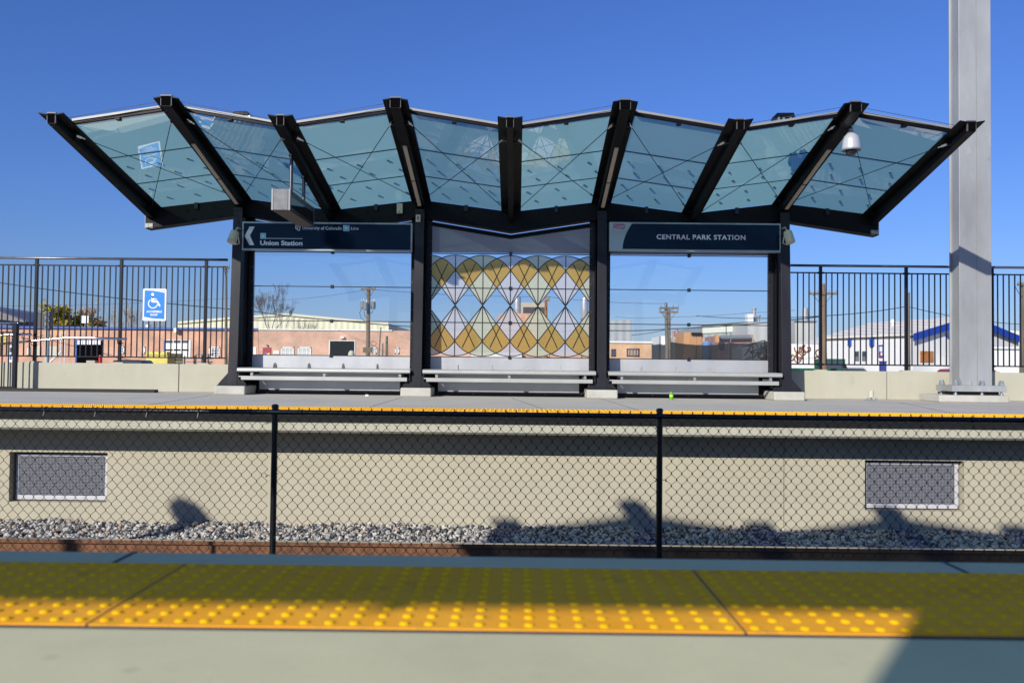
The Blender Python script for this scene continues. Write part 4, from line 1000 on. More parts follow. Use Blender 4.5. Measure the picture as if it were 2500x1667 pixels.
# trees
def limb(b,p,d,L,r,dep,ends,spread,up=.25,segs=3,minr=.012):
    pts=[p]; rs=[r]; q=p
    for i in range(segs):
        d=(d+Vector((random.gauss(0,.10),random.gauss(0,.10),random.gauss(0,.05)+up*.12))).normalized(); q=q+d*(L/segs); pts.append(q); rs.append(max(minr,r*(1-.45*(i+1)/segs)))
    b.tube(pts,rs,5 if r>.03 else 3,False)
    if dep==0: ends.append(q); return
    ends.append(q)
    n=random.choice((2,3,3)) if dep>1 else 3
    for i in range(n):
        a=Vector((random.gauss(0,1),random.gauss(0,1),random.gauss(.25,.5))).normalized(); dd=(d+a*spread).normalized()
        j=random.randint(1,len(pts)-1); limb(b,pts[j] if i else q,dd,L*random.uniform(.6,.85),rs[j]*.62,dep-1,ends,spread,up,segs,minr)
def tree(name,u,vtop,y,width_px,lab,cat='tree',bark=BARK,leaves=None,nl=0,dep=4,spread=.55,up=.35,group=None,minr=.012,trunk=.28,ls=.12,nst=1):
    random.seed(int(u)*7+3); x=P(u,850,y).x; zt=P(u,vtop,y).z; Hh=zt-GZ; r=empty(name,(x,y,GZ),lab,cat,group)
    b=MB(); b.tube([(x,y,GZ),(x+.03*Hh,y,GZ+Hh*trunk)],[Hh*.022,Hh*.016],8,False); b.build('trunk',bark,r,fix=False)
    b=MB(); ends=[]; base=Vector((x+.03*Hh,y,GZ+Hh*trunk))
    for i in range(nst+2):
        g=2*pi*i/(nst+2)+.5; limb(b,base,Vector((cos(g)*.45,sin(g)*.45,.9)).normalized(),Hh*.26,Hh*.012,dep,ends,spread,up,3,minr)
    # fit the crown to the measured height and width
    zs=[e.z for e in ends]; xs_=[abs(e.x-x) for e in ends]; s_z=(zt-base.z)/(max(zs)-base.z); s_x=(width_px/2/FPX*y)/sorted(xs_)[int(len(xs_)*.93)]
    f=lambda p:(x+(p[0]-x)*s_x,y+(p[1]-y)*s_x,base.z+(p[2]-base.z)*s_z)
    b.v=[f(p) for p in b.v]; b.build('branches',bark,r,fix=False)
    if leaves:
        k=MB()
        for i in range(nl):
            e=f(random.choice(ends)); c=Vector(e)+Vector((random.gauss(0,1),random.gauss(0,1),random.gauss(0,.8)))*(.035*Hh)
            a=Vector((random.gauss(0,1),random.gauss(0,1),random.gauss(0,1))).normalized(); q=a.orthogonal().normalized(); w2=a.cross(q); s=ls*random.uniform(.6,1.3)
            k.mi=random.randrange(len(leaves)); k.add([c-q*s,c+w2*s*.6,c+q*s,c-w2*s*.6],[(0,1,2,3)])
        k.build('crown',leaves,r,fix=False)
    return r
tree('broadleaf_tree',148,744,105,74,'yellow green autumn tree behind the brick building, right of the signal',leaves=[LEAFY,LEAFY,LEAFG],nl=5200,dep=5,ls=.2)
tree('broadleaf_tree',204,752,108,86,'sparse rust brown autumn tree beside the yellow tree',leaves=[LEAFB,LEAFB,LEAFY],nl=3000,dep=5,ls=.15)
tree('poplar_tree',278,742,140,42,'pale bare tree left of the ramp sign',bark=BARKP,dep=4,spread=.35,up=.8,group='bare trees behind the brick building',minr=.03)
tree('poplar_tree',320,738,142,44,'tall pale bare tree just left of the ramp sign',bark=BARKP,dep=5,spread=.35,up=.8,group='bare trees behind the brick building',minr=.03)
tree('poplar_tree',385,760,146,50,'pale bare tree partly behind the ramp sign',bark=BARKP,dep=4,spread=.4,up=.7,group='bare trees behind the brick building',minr=.03)
tree('bare_tree',659,690,98,96,'large bare tree with many upright twigs seen through the left glass',bark=BARKD,dep=6,spread=.40,up=.6,minr=.018,trunk=.42,nst=2)
for u,v,w_,lab in ((690,742,34,'thin bare tree right of the large bare tree'),(726,770,40,'bare bush above the white coping'),(752,772,32,'second bare bush above the coping, between two others'),(772,776,30,'rightmost bare bush before the cream warehouse')):
    tree('bare_bush',u,v,97,w_,lab,'bush',bark=BARK,dep=4,spread=.5,up=.5,minr=.02,trunk=.4,group='bare bushes above the brick building')
# sign panel among the trees
r=empty('pole_sign',(P(209,790,96).x,96,GZ),'small blank white sign high on a post among the brown leaves','sign')
x0,z1=pt(200,771,96);x1,z0=pt(217,789,96); b=MB(); b.box(x0,x1,95.9,96,z0,z1); b.build('panel',COPW,r); b=MB(); b.tube([((x0+x1)/2,96,GZ),((x0+x1)/2,96,z0)],.08,6); b.build('post',TRANS,r)
# utility poles
def upole(u0,u1,vtop,y,lab,arms=(),rad=.14,m=WOODG,extra=None):
    p=P(u0,vtop,y); x2=P(u1,886,y).x; r=empty('utility_pole',(x2,y,GZ),lab,'utility pole','wooden utility poles')
    b=MB(); b.tube([(x2,y,GZ),(p.x,y,p.z)],[rad,rad*.72],10); b.build('pole',m,r)
    for (ua,ub,v) in arms:
        a=P(ua,v,y-.15);c=P(ub,v,y-.15); um=(ua+ub)/2; b=MB(); b.bar(a,c,.10,.12); ao=b.build('crossarm',m,r)
        b=MB(); px_=P(u0,v,y-.15).x
        for s in (-1,1): b.bar((px_+s*.45*abs(c.x-a.x)*.8,y-.12,a.z-.02),(px_,y-.12,a.z-.7),.03,.03)
        b.build('brace',m,ao)
        for t in (.04,.3,.7,.96):
            q=a.lerp(c,t); b=MB(); b.lathe([(.02,0),(.05,.04),(.03,.08),(.055,.12),(.02,.18)],q+Vector((0,0,.05)),8); b.build('insulator',SIGNG,ao)
    return r,p
r,p=upole(900,898,700,57,'wooden pole carrying three grey transformers, seen through the left glass',((881,917,706),),.17,WOOD)
for (u,v0,v1,yy) in ((885,736,753,56.3),(892.5,739,757,56.0),(911,737,754,56.4)):
    a=P(u,v1,yy);c=P(u,v0,yy); h=c.z-a.z; b=MB(); b.lathe([(.0,-.02),(.15,.0),(.165,.04),(.165,h*.95),(.12,h)],a,14); t=b.build('transformer',TRANS,r)
    b=MB(); b.lathe([(.03,0),(.05,.06),(.03,.12),(.045,.18),(.015,.24)],c+Vector((-.06,0,0)),6); b.build('bushing',SIGNG,t); b=MB(); b.lathe([(.03,0),(.05,.06),(.03,.12),(.015,.2)],c+Vector((.07,0,0)),6); b.build('bushing',SIGNG,t)
b=MB(); 
for pts in (((884,752),(878,763),(881,776),(890,783),(896,786)),((911,757),(908,764),(902,765)),((889,760),(891,772),(897,776)),((903,838),(912,832),(920,838),(915,845),(905,841))):
    b.tube([P(u,v,56) for u,v in pts],.018,4)
b.build('drop_wire',CABLE,r)
rectpart('meter_box',888,910,848,861,56,mat('brown box',(.13,.10,.06),.8),r,.3)
upole(1625.6,1632,739,52,'tall weathered pole of the leaning pair in the right glass',((1611,1657,752),),.13)
upole(1633,1634,750,55,'shorter weathered pole of the pair in the right glass',((1610,1656,762),),.14,WOOD)
upole(2009,2014,693,47,'leaning tan wooden pole with crossarm seen through the right railing',((1975,2044,717),),.17,WOOD)
upole(2218.5,2219,714,50,'slim pole without crossarm beside a railing post',(),.10,WOODG)
r,p=upole(1333,1333.5,723,60,'orange brown pole with a short arm seen through the coloured glass',((1333,1342,733),),.13,mat('orange pole',(.30,.13,.04),.8))
upole(2494,2495,690,46,'wooden pole with crossarm at the right edge of the view',((2484,2530,695),),.14)
upole(552,553,652,60,'dark pole with small arms beside the first shelter column',((543,560,654),),.12)
for u,v,lab in ((930,798,'thin leaning grey rod before the brick wall'),(934.5,838,'short dark steel post before the brick wall'),(944.5,820,'taller dark steel post before the brick wall')):
    a=P(u,v,60); b=MB(); x=a.x-(.25 if u==930 else 0); b.tube([(x,60,GZ),a],.045 if u!=944.5 else .09,8); b.lathe([(.1,0),(.1,.03)],(x,60,GZ),8); tag(b.build('steel_post',WOODG),lab,'post')
# wires
def wire(pts,lab,r=.02):
    q=[Vector(p) for p in pts]; out=[]
    for i in range(len(q)-1):
        for k in range(9):
            t=k/9; p=q[i].lerp(q[i+1],t); p.z-=.012*(q[i+1]-q[i]).length*4*t*(1-t); out.append(p)
    out.append(q[-1]); b=MB(); b.tube(out,r,4); tag(b.build('power_line',CABLE,fix=False),lab,'power line','overhead power lines')
wire([P(-300,640,70),P(615,759,63),P(898,786,57)],'sagging cable running down to the transformer pole from the left',.035)
wire([P(-300,742,95),P(560,728,90),P(900,706,57)],'thin upper wire crossing the sky to the transformer pole',.012)
wire([P(900,706,57),P(1333,724,60),P(1626,741,52)],'thin wire between the transformer pole and the coloured glass pole',.012)
wire([P(898,790,57),P(1500,807,54),P(1632,803,52),P(2009,772,47)],'dark cable crossing the right glass',.03)
wire([P(1700,771,60),P(2009,771,47),P(2214,748,50),P(2500,792,60)],'cable crossing behind the right railing',.022)
wire([P(1500,773,70),P(1626,774,62),P(1835,763,60),P(1941,757,60)],'faint high wire behind the right glass',.012)
wire([P(1542,818,60),P(1632,803,55)],'short wire rising to the paired poles',.02)
# middle background
def silo(u0,u1,v,y,lab):
    x0=P(u0,v,y).x;x1=P(u1,v,y).x; zt=P(u0,v,y).z; r=empty('exhaust_stack',((x0+x1)/2,y,GZ),lab,'stack','round steel stacks')
    R_=(x1-x0)/2; b=MB(); b.lathe([(R_,0),(R_,zt-GZ-.15),(R_*.97,zt-GZ)],((x0+x1)/2,y,GZ),24); o=b.build('shell',mat('steel stack '+lab[:4],(.55,.57,.58),.3,.6,.06,3),r,smooth=True)
    b=MB()
    for f in (.72,.5): b.lathe([(R_*1.02,0),(R_*1.02,.12)],((x0+x1)/2,y,GZ+(zt-GZ)*f),24)
    b.build('band',HS,r)
silo(1254,1272,725.5,110,'left round steel stack in the middle glass'); silo(1418,1437,726,110,'right round steel stack in the middle glass')
bk=block('plant_house',[(1268,771),(1272,738.5),(1331,739)],115,8,TAN,'beige block with dark louvre panel between the stacks','building')
rectpart('louvre_panel',1277,1330,750,767,115,DARKIN if False else mat('louvre',(.05,.05,.055),.6),bk,.15)
bk=block('red_roof_house',[(1216,772),(1225,765),(1300,765),(1312,774)],105,6,BRK,'red brick upper storey below the dark louvre panel','building')
bk=block('low_brick_annex',[(1150,862),(1216,860),(1274,861)],72,6,WHITEB,'low white wall seen at the foot of the coloured glass','building')
bk=block('brick_store',[(1275,856),(1480,858)],74,8,BRK,'red brick store seen at the foot of the coloured glass','building'); window(1336,1341,862,872,74,bk,1,1); window(1418,1421,860,880,74,bk,1,1)
bk=block('grey_silo_building',[(1440,786),(1490,783),(1528,780),(1543,783)],100,10,GREYC,'grey corrugated tower at the left of the right glass','building')
bk=block('brick_shed',[(1470,836),(1592,836)],70,8,BRK3,'yellow orange brick shed with white coping and barred window','shed')
rectpart('coping',1470,1592.5,833,837.3,70,COPW,bk,.12)
window(1530,1560.5,851,870,70,bk,4,1,mat('window bar',(.05,.04,.09),.6),mat('tan pane',(.40,.28,.18),.5)); window(1492,1503,852,870,70,bk,2,1,MATS['window bar'],WIN)
bk=block('white_shed',[(1614,820),(1645,820)],86,6,WHITEB,'white shed behind the paired poles','shed')
bk=block('tan_shed',[(1643,826),(1652,821),(1670,822)],82,5,TAN,'small tan shed with grey roller door','shed'); rectpart('roller_door',1645,1668,828,845,82,mat('roller door grey',(.28,.28,.29),.6,0,.1,4),bk,.1)
for (u0,u1,v0,v1,lab) in ((1641,1647,808,820,'pink plastic chute above the sheds'),(1650.5,1654.5,801,819,'red roof pipe above the sheds')):
    a=P(u0,v0,85);c=P(u1,v1,85); b=MB(); b.lathe([(.15,c.z-GZ-.0),(.13,a.z-GZ-.2),(.17,a.z-GZ)],((a.x+c.x)/2,85,GZ),8); b.lathe([(.2,0),(.2,c.z-GZ)],((a.x+c.x)/2,85,GZ),8); tag(b.build('roof_pipe',PINKM),lab,'pipe')
bk=block('orange_container',[(1669.5,811),(1716.5,811.5)],76,4,ORSH,'orange tan metal enclosure with double doors','container',part='body')
rectpart('door',1683,1700,813,842,76,mat('orange door',(.46,.24,.10),.6),bk,.08); rectpart('door',1700.5,1713,813,842,76,MATS['orange door'],bk,.08); rectpart('vent_hood',1687,1712,812,818,76,DARKIN,bk,.35)
cb=block('factory_building',[(1714,794.5),(1825,786.5),(1900,786)],105,20,GREYC,'pale factory with sloping roof and rooftop vents behind the right glass','factory')
a=[pt(u,v,105) for u,v in ((1715,795.5),(1825,788),(1825,808),(1715,814))]; b=MB(); b.prism(a,104.85,105.0); b.build('upper_wall',COPW if False else mat('pale cream wall',(.62,.64,.55),.7),cb)
b=MB(); q=[P(u,v,104.8) for u,v in ((1713,794.5),(1825,786.5))]; b.bar(q[0],q[1],.25,.14); b.build('roof_edge',mat('green edge',(.08,.11,.08),.6),cb)
for u in (1771,1822): rectpart('downpipe',u,u+1.2,789,815,105,TRANS,cb,.25)
rectpart('roof_unit',1819,1833,768,786,108,COPW,cb,1.2)
def vent(u,w_,v0,v1,flare):
    a=P(u,v0,108); R_=w_/2/FPX*108; h=a.z-GZ; b=MB(); b.lathe([(R_*1.5,h-2.1),(R_*1.2,h-1.2),(R_*.8,h-1.0),(R_*.8,h-.3),(R_*flare,h-.1),(R_*flare,h)],(a.x,108,GZ),14); b.build('roof_vent',INOX if False else GALV,cb)
vent(1841,11,752,786,1.1); vent(1852,8,770,786,1.3)
gt=block('weathered_tower',[(1825,787),(1884,786)],98,8,GREYC2,'tall weathered corrugated building at the right of the right glass','building')
aw=block('red_roller_shed',[(1752,819),(1840,817)],88,6,PINKM,'faded red shed front with dark pipe along its top','shed'); b=MB(); b.tube([P(1754,824,87.5),P(1832,823,87.5)],.22,8); b.build('roof_pipe',DARKIN if False else TRANS,aw)
rectpart('side_post',1744,1753,817,836,87,ORSH,aw,.5); rectpart('side_post',1836,1841,817,840,87,TAN,aw,.5)
tk=P(1726,835,64); r=empty('water_tank',(tk.x,64,GZ),'blue plastic tank half hidden by the black screen fence','tank'); b=MB(); R_=.36; b.lathe([(R_,0),(R_,tk.z-GZ-.12),(R_*.8,tk.z-GZ)],(tk.x,64,GZ),16); b.build('body',mat('blue tank plastic',(.10,.22,.42),.5),r); b=MB(); b.lathe([(.1,0),(.1,.06)],(tk.x,64,tk.z),10); b.build('lid',mat('tank lid',(.3,.4,.55),.5),r)
# black screen fence with sagging top
MESHF=glassmat('screen cloth',(.25,.26,.28),.0,(.025,.026,.03),.72)
r=empty('screen_fence',(P(1736,880,60).x,60,GZ),'black mesh screen fence with a sagging top edge','fence')
us=np.linspace(1592,1880,60); tops=[]
for u in us:
    s=0
    k=[(1592,841),(1612,839),(1620,842),(1635,834),(1700,842),(1736,842),(1784,836),(1812,838),(1840,836),(1880,832)]
    for i in range(len(k)-1):
        if k[i][0]<=u<=k[i+1][0]:
            t=(u-k[i][0])/(k[i+1][0]-k[i][0]); s=k[i][1]*(1-t)+k[i+1][1]*t+2.0*4*t*(1-t)*.5
    tops.append(P(float(u),s,60))
b=MB()
for i in range(len(tops)-1):
    a,c=tops[i],tops[i+1]; ya=.06*sin(i*.9); yb_=.06*sin((i+1)*.9); b.add([(a.x,60+ya,GZ),(c.x,60+yb_,GZ),(c.x,60+yb_,c.z),(a.x,60+ya,a.z)],[(0,1,2,3)])
b.build('screen_cloth',MESHF,r,fix=False)
for u,v in ((1592,838),(1611,821),(1784,811),(1700,842),(1838,836),(1878,832)):
    a=P(u,v,60.1); b=MB(); b.tube([(a.x,60.1,GZ),a],.04,6); b.build('post',TRANS,r)
# debris and painted white wall
pw2=block('painted_wall',[(1812,850),(1846,836),(1900,838),(2004,842)],66,3,WHITEB,'white painted wall with brown scribbles behind the right column','wall')
random.seed(11)
b=MB()
for i in range(26):
    u=random.uniform(1855,1998); v=random.uniform(848,885); q=P(u,v,65.9); pts=[]
    a=random.uniform(0,6.28)
    for k in range(9):
        g=a+k*.8; rr=.28*(1-k*.07); pts.append((q.x+rr*cos(g)+k*.03,65.93,q.z+rr*sin(g)*1.2))
    b.tube(pts,.045,4)
b.build('painted_scribble',mat('brown paint',(.26,.12,.06),.8),pw2)
r=empty('scrap_heap',(P(1842,880,63).x,63,GZ),'dark scrap heap of sheets and tyres beyond the screen fence','scrap heap')
for i in range(16):
    q=P(random.uniform(1818,1868),random.uniform(842,880),63); b=MB(); s=random.uniform(.25,.6); d=Vector((random.gauss(0,1),random.gauss(0,.3),random.gauss(0,1))).normalized(); b.bar(q-d*s,q+d*s,.05,random.uniform(.1,.4),(0,1,.2)); b.build('scrap_sheet',random.choice([DARKIN,RUBBER,GALV,WOODG,TRANS]),r)
b=MB(); a=P(1825,843,63);c=P(1865,831,63); b.bar(a,c,.3,.10); b.build('tilted_board',WOODG,r)
# silo building right of shelter
sb=block('silo_building',[(1941,783),(1992,786)],112,9,GREYC2,'square grey silo building right of the last column','building')
rectpart('top_rim',1939,1994,783,786,112,TRANS,sb,.2); a=P(1966,752,114); b=MB(); b.lathe([(.5,0),(.42,a.z-GZ-1.2),(.35,a.z-GZ)],(a.x,114,GZ),14); b.build('roof_stack',GALV,sb)
# white gabled building, rotated: gable front and long side
r=empty('gabled_building',(P(2342,880,72).x,72,GZ),'white gabled building with royal blue fascia behind the right railing','building')
c0=P(2228.5,812,68); c1=P(2487,822,74); gdir=Vector((c1.x-c0.x,6.0,0)); Lg=gdir.length; gdir.normalize(); bk_=Vector((-gdir.y,gdir.x,0))
ze=(P(2228.5,818,68).z); zr=P(2356,777,71).z; Ls=9.6*1.0
fl=P(2009,824,79)
Ls=(Vector((fl.x,79,0))-Vector((c0.x,68,0))).length; sdir=(Vector((fl.x,79,0))-Vector((c0.x,68,0))).normalized(); bk_=sdir
A=Vector((c0.x,68,0)); Bv=A+gdir*Lg; Cc=(A+Bv)/2
def v3(p,z): return (p.x,p.y,z)
b=MB(); b.add([v3(A,GZ),v3(Bv,GZ),v3(Bv,ze),v3(Cc,zr),v3(A,ze),v3(A+bk_*Ls,GZ),v3(Bv+bk_*Ls,GZ),v3(Bv+bk_*Ls,ze),v3(Cc+bk_*Ls,zr),v3(A+bk_*Ls,ze)],[(0,1,2,3,4),(9,8,7,6,5),(0,4,9,5),(1,6,7,2)]); b.build('wall',WHITEB,r)
ov=.35; b=MB(); n=gdir
for s,E in ((-1,A),(1,Bv)):
    e=E+n*s*ov; o_=bk_*(-ov); z1=ze-(zr-ze)/(Lg/2)*ov
    b.add([v3(e+o_,z1+.05),v3(Cc+o_,zr+.05),v3(Cc+bk_*(Ls+ov),zr+.05),v3(e+bk_*(Ls+ov),z1+.05),v3(e+o_,z1+.17),v3(Cc+o_,zr+.17),v3(Cc+bk_*(Ls+ov),zr+.17),v3(e+bk_*(Ls+ov),z1+.17)],[(0,1,2,3),(4,7,6,5),(0,4,5,1),(1,5,6,2),(2,6,7,3),(3,7,4,0)])
ro=b.build('roof',ROOFL,r)
b=MB()
for s,E in ((-1,A),(1,Bv)):
    e=E+n*s*ov; o_=bk_*(-ov-.06); z1=ze-(zr-ze)/(Lg/2)*ov
    P0,P1=e+o_,Cc+o_; q=bk_*.05
    b.add([v3(P0,z1-.42),v3(P1,zr-.42),v3(P1,zr+.18),v3(P0,z1+.18),v3(P0+q,z1-.42),v3(P1+q,zr-.42),v3(P1+q,zr+.18),v3(P0+q,z1+.18)],[(0,1,2,3),(7,6,5,4),(0,4,5,1),(1,5,6,2),(2,6,7,3),(3,7,4,0)])
b.build('fascia',BLUER,r)
def onwall(name,u0,u1,v0,v1,m,face,t=.06,sub=None):
    """rectangle fixed on one face of the gabled building, found from measured sight lines"""
    d,o=(sdir,A) if face=='side' else (gdir,A)
    nn=Vector((-d.y,d.x,0)); nn=nn if nn.y<0 else -nn
    def hit(u,v):
        q=P(u,v,60)-CAM; t_=((o-CAM).dot(nn))/(Vector((q.x,q.y,0)).dot(nn)) if False else ((Vector((o.x,o.y,0))-Vector((CAM.x,CAM.y,0))).dot(nn))/(Vector((q.x,q.y,0)).dot(nn)); return CAM+q*t_
    um=(u0+u1)/2; a=hit(u0,v0);c=hit(u1,v0);z1=hit(um,v0).z;z0=hit(um,v1).z
    b=MB(); b.add([v3(a,z0),v3(c,z0),v3(c,z1),v3(a,z1),v3(a+nn*t,z0),v3(c+nn*t,z0),v3(c+nn*t,z1),v3(a+nn*t,z1)],[(0,1,2,3),(7,6,5,4),(0,4,5,1),(1,5,6,2),(2,6,7,3),(3,7,4,0)]); return b.build(name,m,sub or r)
for (a_,c_) in ((2075,2079.5),(2128,2135)): onwall('banner',a_,c_,822,845,BLUEF,'side',.25)
for (a_,c_) in ((2088,2098),(2106,2117)): onwall('window',a_,c_,857,881,TRANS,'side'); onwall('pane',a_+1,c_-1,859,870,WIN,'side',.09)
o=onwall('painted_board',2147,2158,842,873,mat('board blue',(.03,.07,.25),.6),'side',.08); onwall('painted_shape',2149.5,2156,846,858,SIGNW,'side',.10,o); onwall('painted_shape',2148,2152,862,871,RED,'side',.10,o); onwall('painted_shape',2152.5,2156,860,868,SIGNW,'side',.10,o)
onwall('wooden_shutter',2246,2277,857,884,mat('orange wood shutter',(.38,.15,.045),.7,0,.25,3),'front',.08)
onwall('canopy',2308,2340,819,823,BLUER,'front',.5); onwall('downpipe',2316,2318,824,890,TRANS,'front',.1); onwall('door_frame',2322,2340,826,890,SIGNW,'front',.04)
q=P(2179.5,786,76); b=MB(); b.tube([(q.x,76,ze),(q.x,76,q.z)],.10,8); b.lathe([(.2,0),(.16,.25),(.05,.3)],(q.x,76,q.z-.05),8); b.build('flue',COPW,ro)
gw=block('white_annex',[(2380,846),(2600,848)],66,3,WHITEB,'low white wall with grey band before the gabled building at right','wall'); rectpart('band',2427,2600,852,855,66,TRANS,gw,.05)
bk=block('white_store',[(1998,829),(2042,828)],82,5,WHITEB,'low white store with green trim behind the leaning pole','building'); rectpart('green_trim',1998,2044,839,841,82,mat('green trim',(.03,.10,.06),.6),bk,.08)
fr_=block('far_white_hall',[(2427,806),(2600,812)],130,12,ROOFL,'far pale hall roof right of the mast','building')
# vehicles
def wheel(r,x,y,z,R_,ax):
    b=MB(); b.lathe([(R_*.6,-.11),(R_*.95,-.11),(R_,-.06),(R_,.06),(R_*.95,.11),(R_*.6,.11)],(x,y,z),16,ax); w_=b.build('wheel',RUBBER,r); b=MB(); b.lathe([(R_*.2,-.115),(R_*.6,-.112),(R_*.6,.112),(R_*.2,.115)],(x,y,z),12,ax); b.build('rim',GALV2,w_)
def car(x,y,col,lab,kind='suv',face=1,cat='car',group='vehicles parked beyond the low wall'):
    r=empty('parked_'+('car' if kind!='truck' else 'truck'),(x,y,GZ),lab,cat,group); Lc=4.6; hh={'suv':1.75,'sedan':1.42,'pickup':1.8,'truck':2.3}[kind]
    if kind in('suv','sedan'):
        lo=[(-2.3,.35),(2.3,.35),(2.32,.75),(2.2,.95),(1.2,1.02),(-2.15,1.05),(-2.33,.9)]; cab=[(-2.1 if kind=='suv' else -1.7,1.0),(1.15,.99),(.45,hh-.03),(.1,hh),(-1.3,hh),(-1.85 if kind=='suv' else -1.2,hh-.06)]
    else:
        lo=[(-2.5,.45),(2.5,.45),(2.52,.9),(2.4,1.12),(1.2,1.18),(-2.5,1.18)]; cab=[(-.6,1.15),(1.3,1.15),(.75,hh-.03),(.5,hh),(-.45,hh),(-.6,hh-.08)]
    fx=lambda p:[(x+a*face,GZ+c) for a,c in p]
    b=MB(); b.prism(fx(lo),y-.9,y+.9); b.prism([(q[0],q[1]) for q in fx(cab)],y-.78,y+.78); b.build('body',col,r,bevel=.05)
    cxm=sum(a for a,_ in cab)/len(cab); win=[(cxm+(a-cxm)*.86,(1.02 if kind in('suv','sedan') else 1.2)+(c-1.0)*.82) for a,c in cab]; 
    win=[(a,min(c,hh-.1)) for a,c in win]
    for s in (-1,1): b=MB(); b.prism(fx(win),y+s*.79-.01,y+s*.79+.01); b.build('side_window',WIN,r)
    for dx in (-1.45,1.45):
        for s in (-1,1): wheel(r,x+dx*face,y+s*.82,GZ+.34,.34,(0,1,0))
    for s in (-1,1): b=MB(); b.box(min(x+2.30*face,x+2.36*face),max(x+2.30*face,x+2.36*face),y+s*.7-.15,y+s*.7+.15,GZ+.7,GZ+.86); b.build('headlight',SIGNW,r)
    return r
def cy_for(v,u,h): # distance at which a roof of height h shows at row v
    H=886.5+.0105*(u-1250); return (.55-(GZ+h))*FPX/(v-H)
car(P(2075,890,62).x,62,WHITEP,'white pickup parked behind the green truck','pickup',1)
car(P(2110,890,66).x,66,mat('silver white paint',(.66,.66,.66),.35),'silver white car nose behind the white pickup','sedan',1)
car(P(2330,898,46).x,46,mat('dark red paint',(.30,.012,.02),.25,coat=.5),'dark red car beside the grey mast','suv',-1)
car(P(2480,890,55).x,48,mat('pale blue paint',(.30,.42,.52),.25,coat=.5),'pale blue car right of the mast','suv',1)
car(P(345,878,66).x,66,mat('black paint',(.012,.012,.014),.2,coat=.5),'black car roof left of the yellow dumpster','suv',1)
tr=car(P(2020,890,55).x,55,mat('green truck paint',(.01,.10,.05),.4),'dark green flatbed truck behind the low wall','truck',1,'truck')
rectpart('cab_guard',2035,2062,876,905,55,MATS['green truck paint'],tr,.1,GZ+.8)
a=P(1938,899,50);c=P(2036,905,50); b=MB(); b.box(a.x,c.x,49,51,GZ+.7,P(1985,899,50).z); b.build('flatbed',MATS['green truck paint'],tr)
r=empty('dumpster',(P(408,880,70).x,70,GZ),'yellow steel dumpster before the brick building','dumpster')
YD=mat('dumpster yellow',(.66,.56,.12),.6,0,.1,2); x0,z1=pt(370,862,70);x1,_=pt(421,862,70); x2,_=pt(447,860,72)
b=MB(); b.hexa([(x0,69,GZ),(x1,69,GZ),(x2,72,GZ),(x0+1,72,GZ),(x0,69,z1),(x1,69,z1),(x2,72,z1),(x0+1,72,z1)]); b.build('body',YD,r)
b=MB(); b.box(x0,x1,68.9,69,z1-.16,z1); b.build('rim',YD,r)
for i in range(3): b=MB(); xx=x0+(x1-x0)*(i+.5)/3; b.box(xx-.25,xx+.25,68.95,69.6,z1,z1+.12); b.build('lid',YD,r)
for (u0,u1,v,lab) in ((434,480,868,'black metal rack right of the yellow dumpster'),(484,514,866,'black stacked pallets left of the first column')):
    r=empty('metal_rack',(P((u0+u1)/2,880,62).x,62,GZ),lab,'rack','dark racks before the brick building'); x0,z1=pt(u0,v,62);x1,_=pt(u1,v,62); b=MB()
    for z in np.arange(GZ+.2,z1,.28): b.box(x0,x1,61.5,62.5,float(z),float(z)+.08)
    b.build('shelf',TRANS,r); b=MB()
    for xx in (x0,(x0+x1)/2,x1): b.box(xx-.03,xx+.03,61.5,61.6,GZ,z1)
    b.build('upright',RUBBER,r)
a=P(245,867,70); b=MB(); b.lathe([(.13,0),(.13,a.z-GZ-.1),(.09,a.z-GZ)],(a.x,70,GZ),12); tag(b.build('red_cylinder',RED),'red cylinder at the right edge of the open loading door','cylinder')
a=P(227,880,70); b=MB(); b.box(a.x-.35,a.x+.35,69.6,70.2,a.z-.6,a.z); b.box(a.x-.3,a.x+.3,69.7,70.1,GZ,a.z-.6); tag(b.build('cardboard_box',TAN),'beige box in front of the dark loading door','box')
a=P(2154,883,66); b=MB(); b.box(a.x-.2,a.x+.2,65.7,66.1,GZ,a.z); b.box(a.x-.24,a.x+.24,65.66,66.14,a.z,a.z+.05); tag(b.build('blue_bin',mat('bin blue',(.04,.05,.22),.5)),'dark blue bin below the painted board','bin')
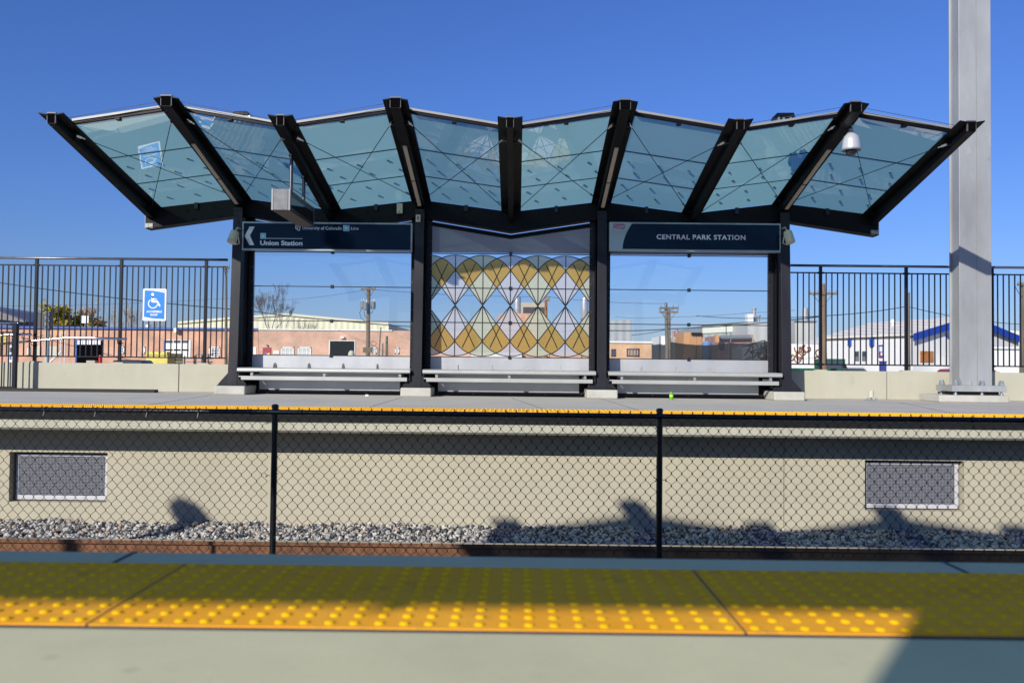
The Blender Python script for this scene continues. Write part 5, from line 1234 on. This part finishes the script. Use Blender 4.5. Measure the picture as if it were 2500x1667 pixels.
a=P(858,866,58); b=MB(); b.lathe([(.18,0),(.24,.2),(.22,a.z-GZ+.1),(.12,a.z-GZ+.28),(.0,a.z-GZ+.3)],(a.x,58,GZ),12); tag(b.build('barrel_bag',IVORY),'pale sack before the dark loading door in the left glass','sack')

#BGEND
# ================================================================ LIGHT, SKY, CAMERA
EL=math.radians(24.8); AZ=math.radians(212.7)   # azimuth clockwise from +Y
w=bpy.data.worlds.new('World'); S.world=w; w.use_nodes=True; nt=w.node_tree; N=nt.nodes; L=nt.links
sky=N.new('ShaderNodeTexSky'); sky.sky_type='NISHITA'; sky.sun_disc=False; sky.sun_elevation=EL; sky.sun_rotation=AZ
sky.altitude=1600; sky.air_density=1.7; sky.dust_density=0; sky.ozone_density=6.0
hs=N.new('ShaderNodeHueSaturation'); hs.inputs['Saturation'].default_value=1.0; L.new(sky.outputs[0],hs.inputs['Color'])
tn=N.new('ShaderNodeMix'); tn.data_type='RGBA'; tn.blend_type='MULTIPLY'; tn.inputs[0].default_value=1; tn.inputs[7].default_value=(.53,.675,1.19,1); L.new(hs.outputs[0],tn.inputs[6])
bgn=N['Background']; L.new(tn.outputs[2],bgn.inputs[0]); bgn.inputs[1].default_value=.097
sd=bpy.data.lights.new('sun','SUN'); sd.energy=5.0; sd.angle=math.radians(.55); sd.color=(1,.95,.86)
so=bpy.data.objects.new('sun',sd); COL.objects.link(so)
dv=Vector((sin(AZ)*cos(EL),cos(AZ)*cos(EL),sin(EL))); so.rotation_euler=dv.to_track_quat('Z','Y').to_euler(); so.location=(-20,-30,20)
cd=bpy.data.cameras.new('camera'); cam=bpy.data.objects.new('camera',cd); COL.objects.link(cam); S.camera=cam
Mx=Matrix((Rv,Uv,-Fv)).transposed().to_4x4(); Mx.translation=CAM; cam.matrix_world=Mx
cd.sensor_width=36; cd.lens=36*FPX/2500; cd.clip_end=6000; cd.clip_start=.05
cd.dof.use_dof=True; cd.dof.focus_distance=11.0; cd.dof.aperture_fstop=3.2
S.view_settings.view_transform='Standard'; S.view_settings.look='None'; S.view_settings.exposure=.10; S.view_settings.gamma=1
S.render.engine='CYCLES'; S.cycles.transparent_max_bounces=24; S.cycles.max_bounces=8
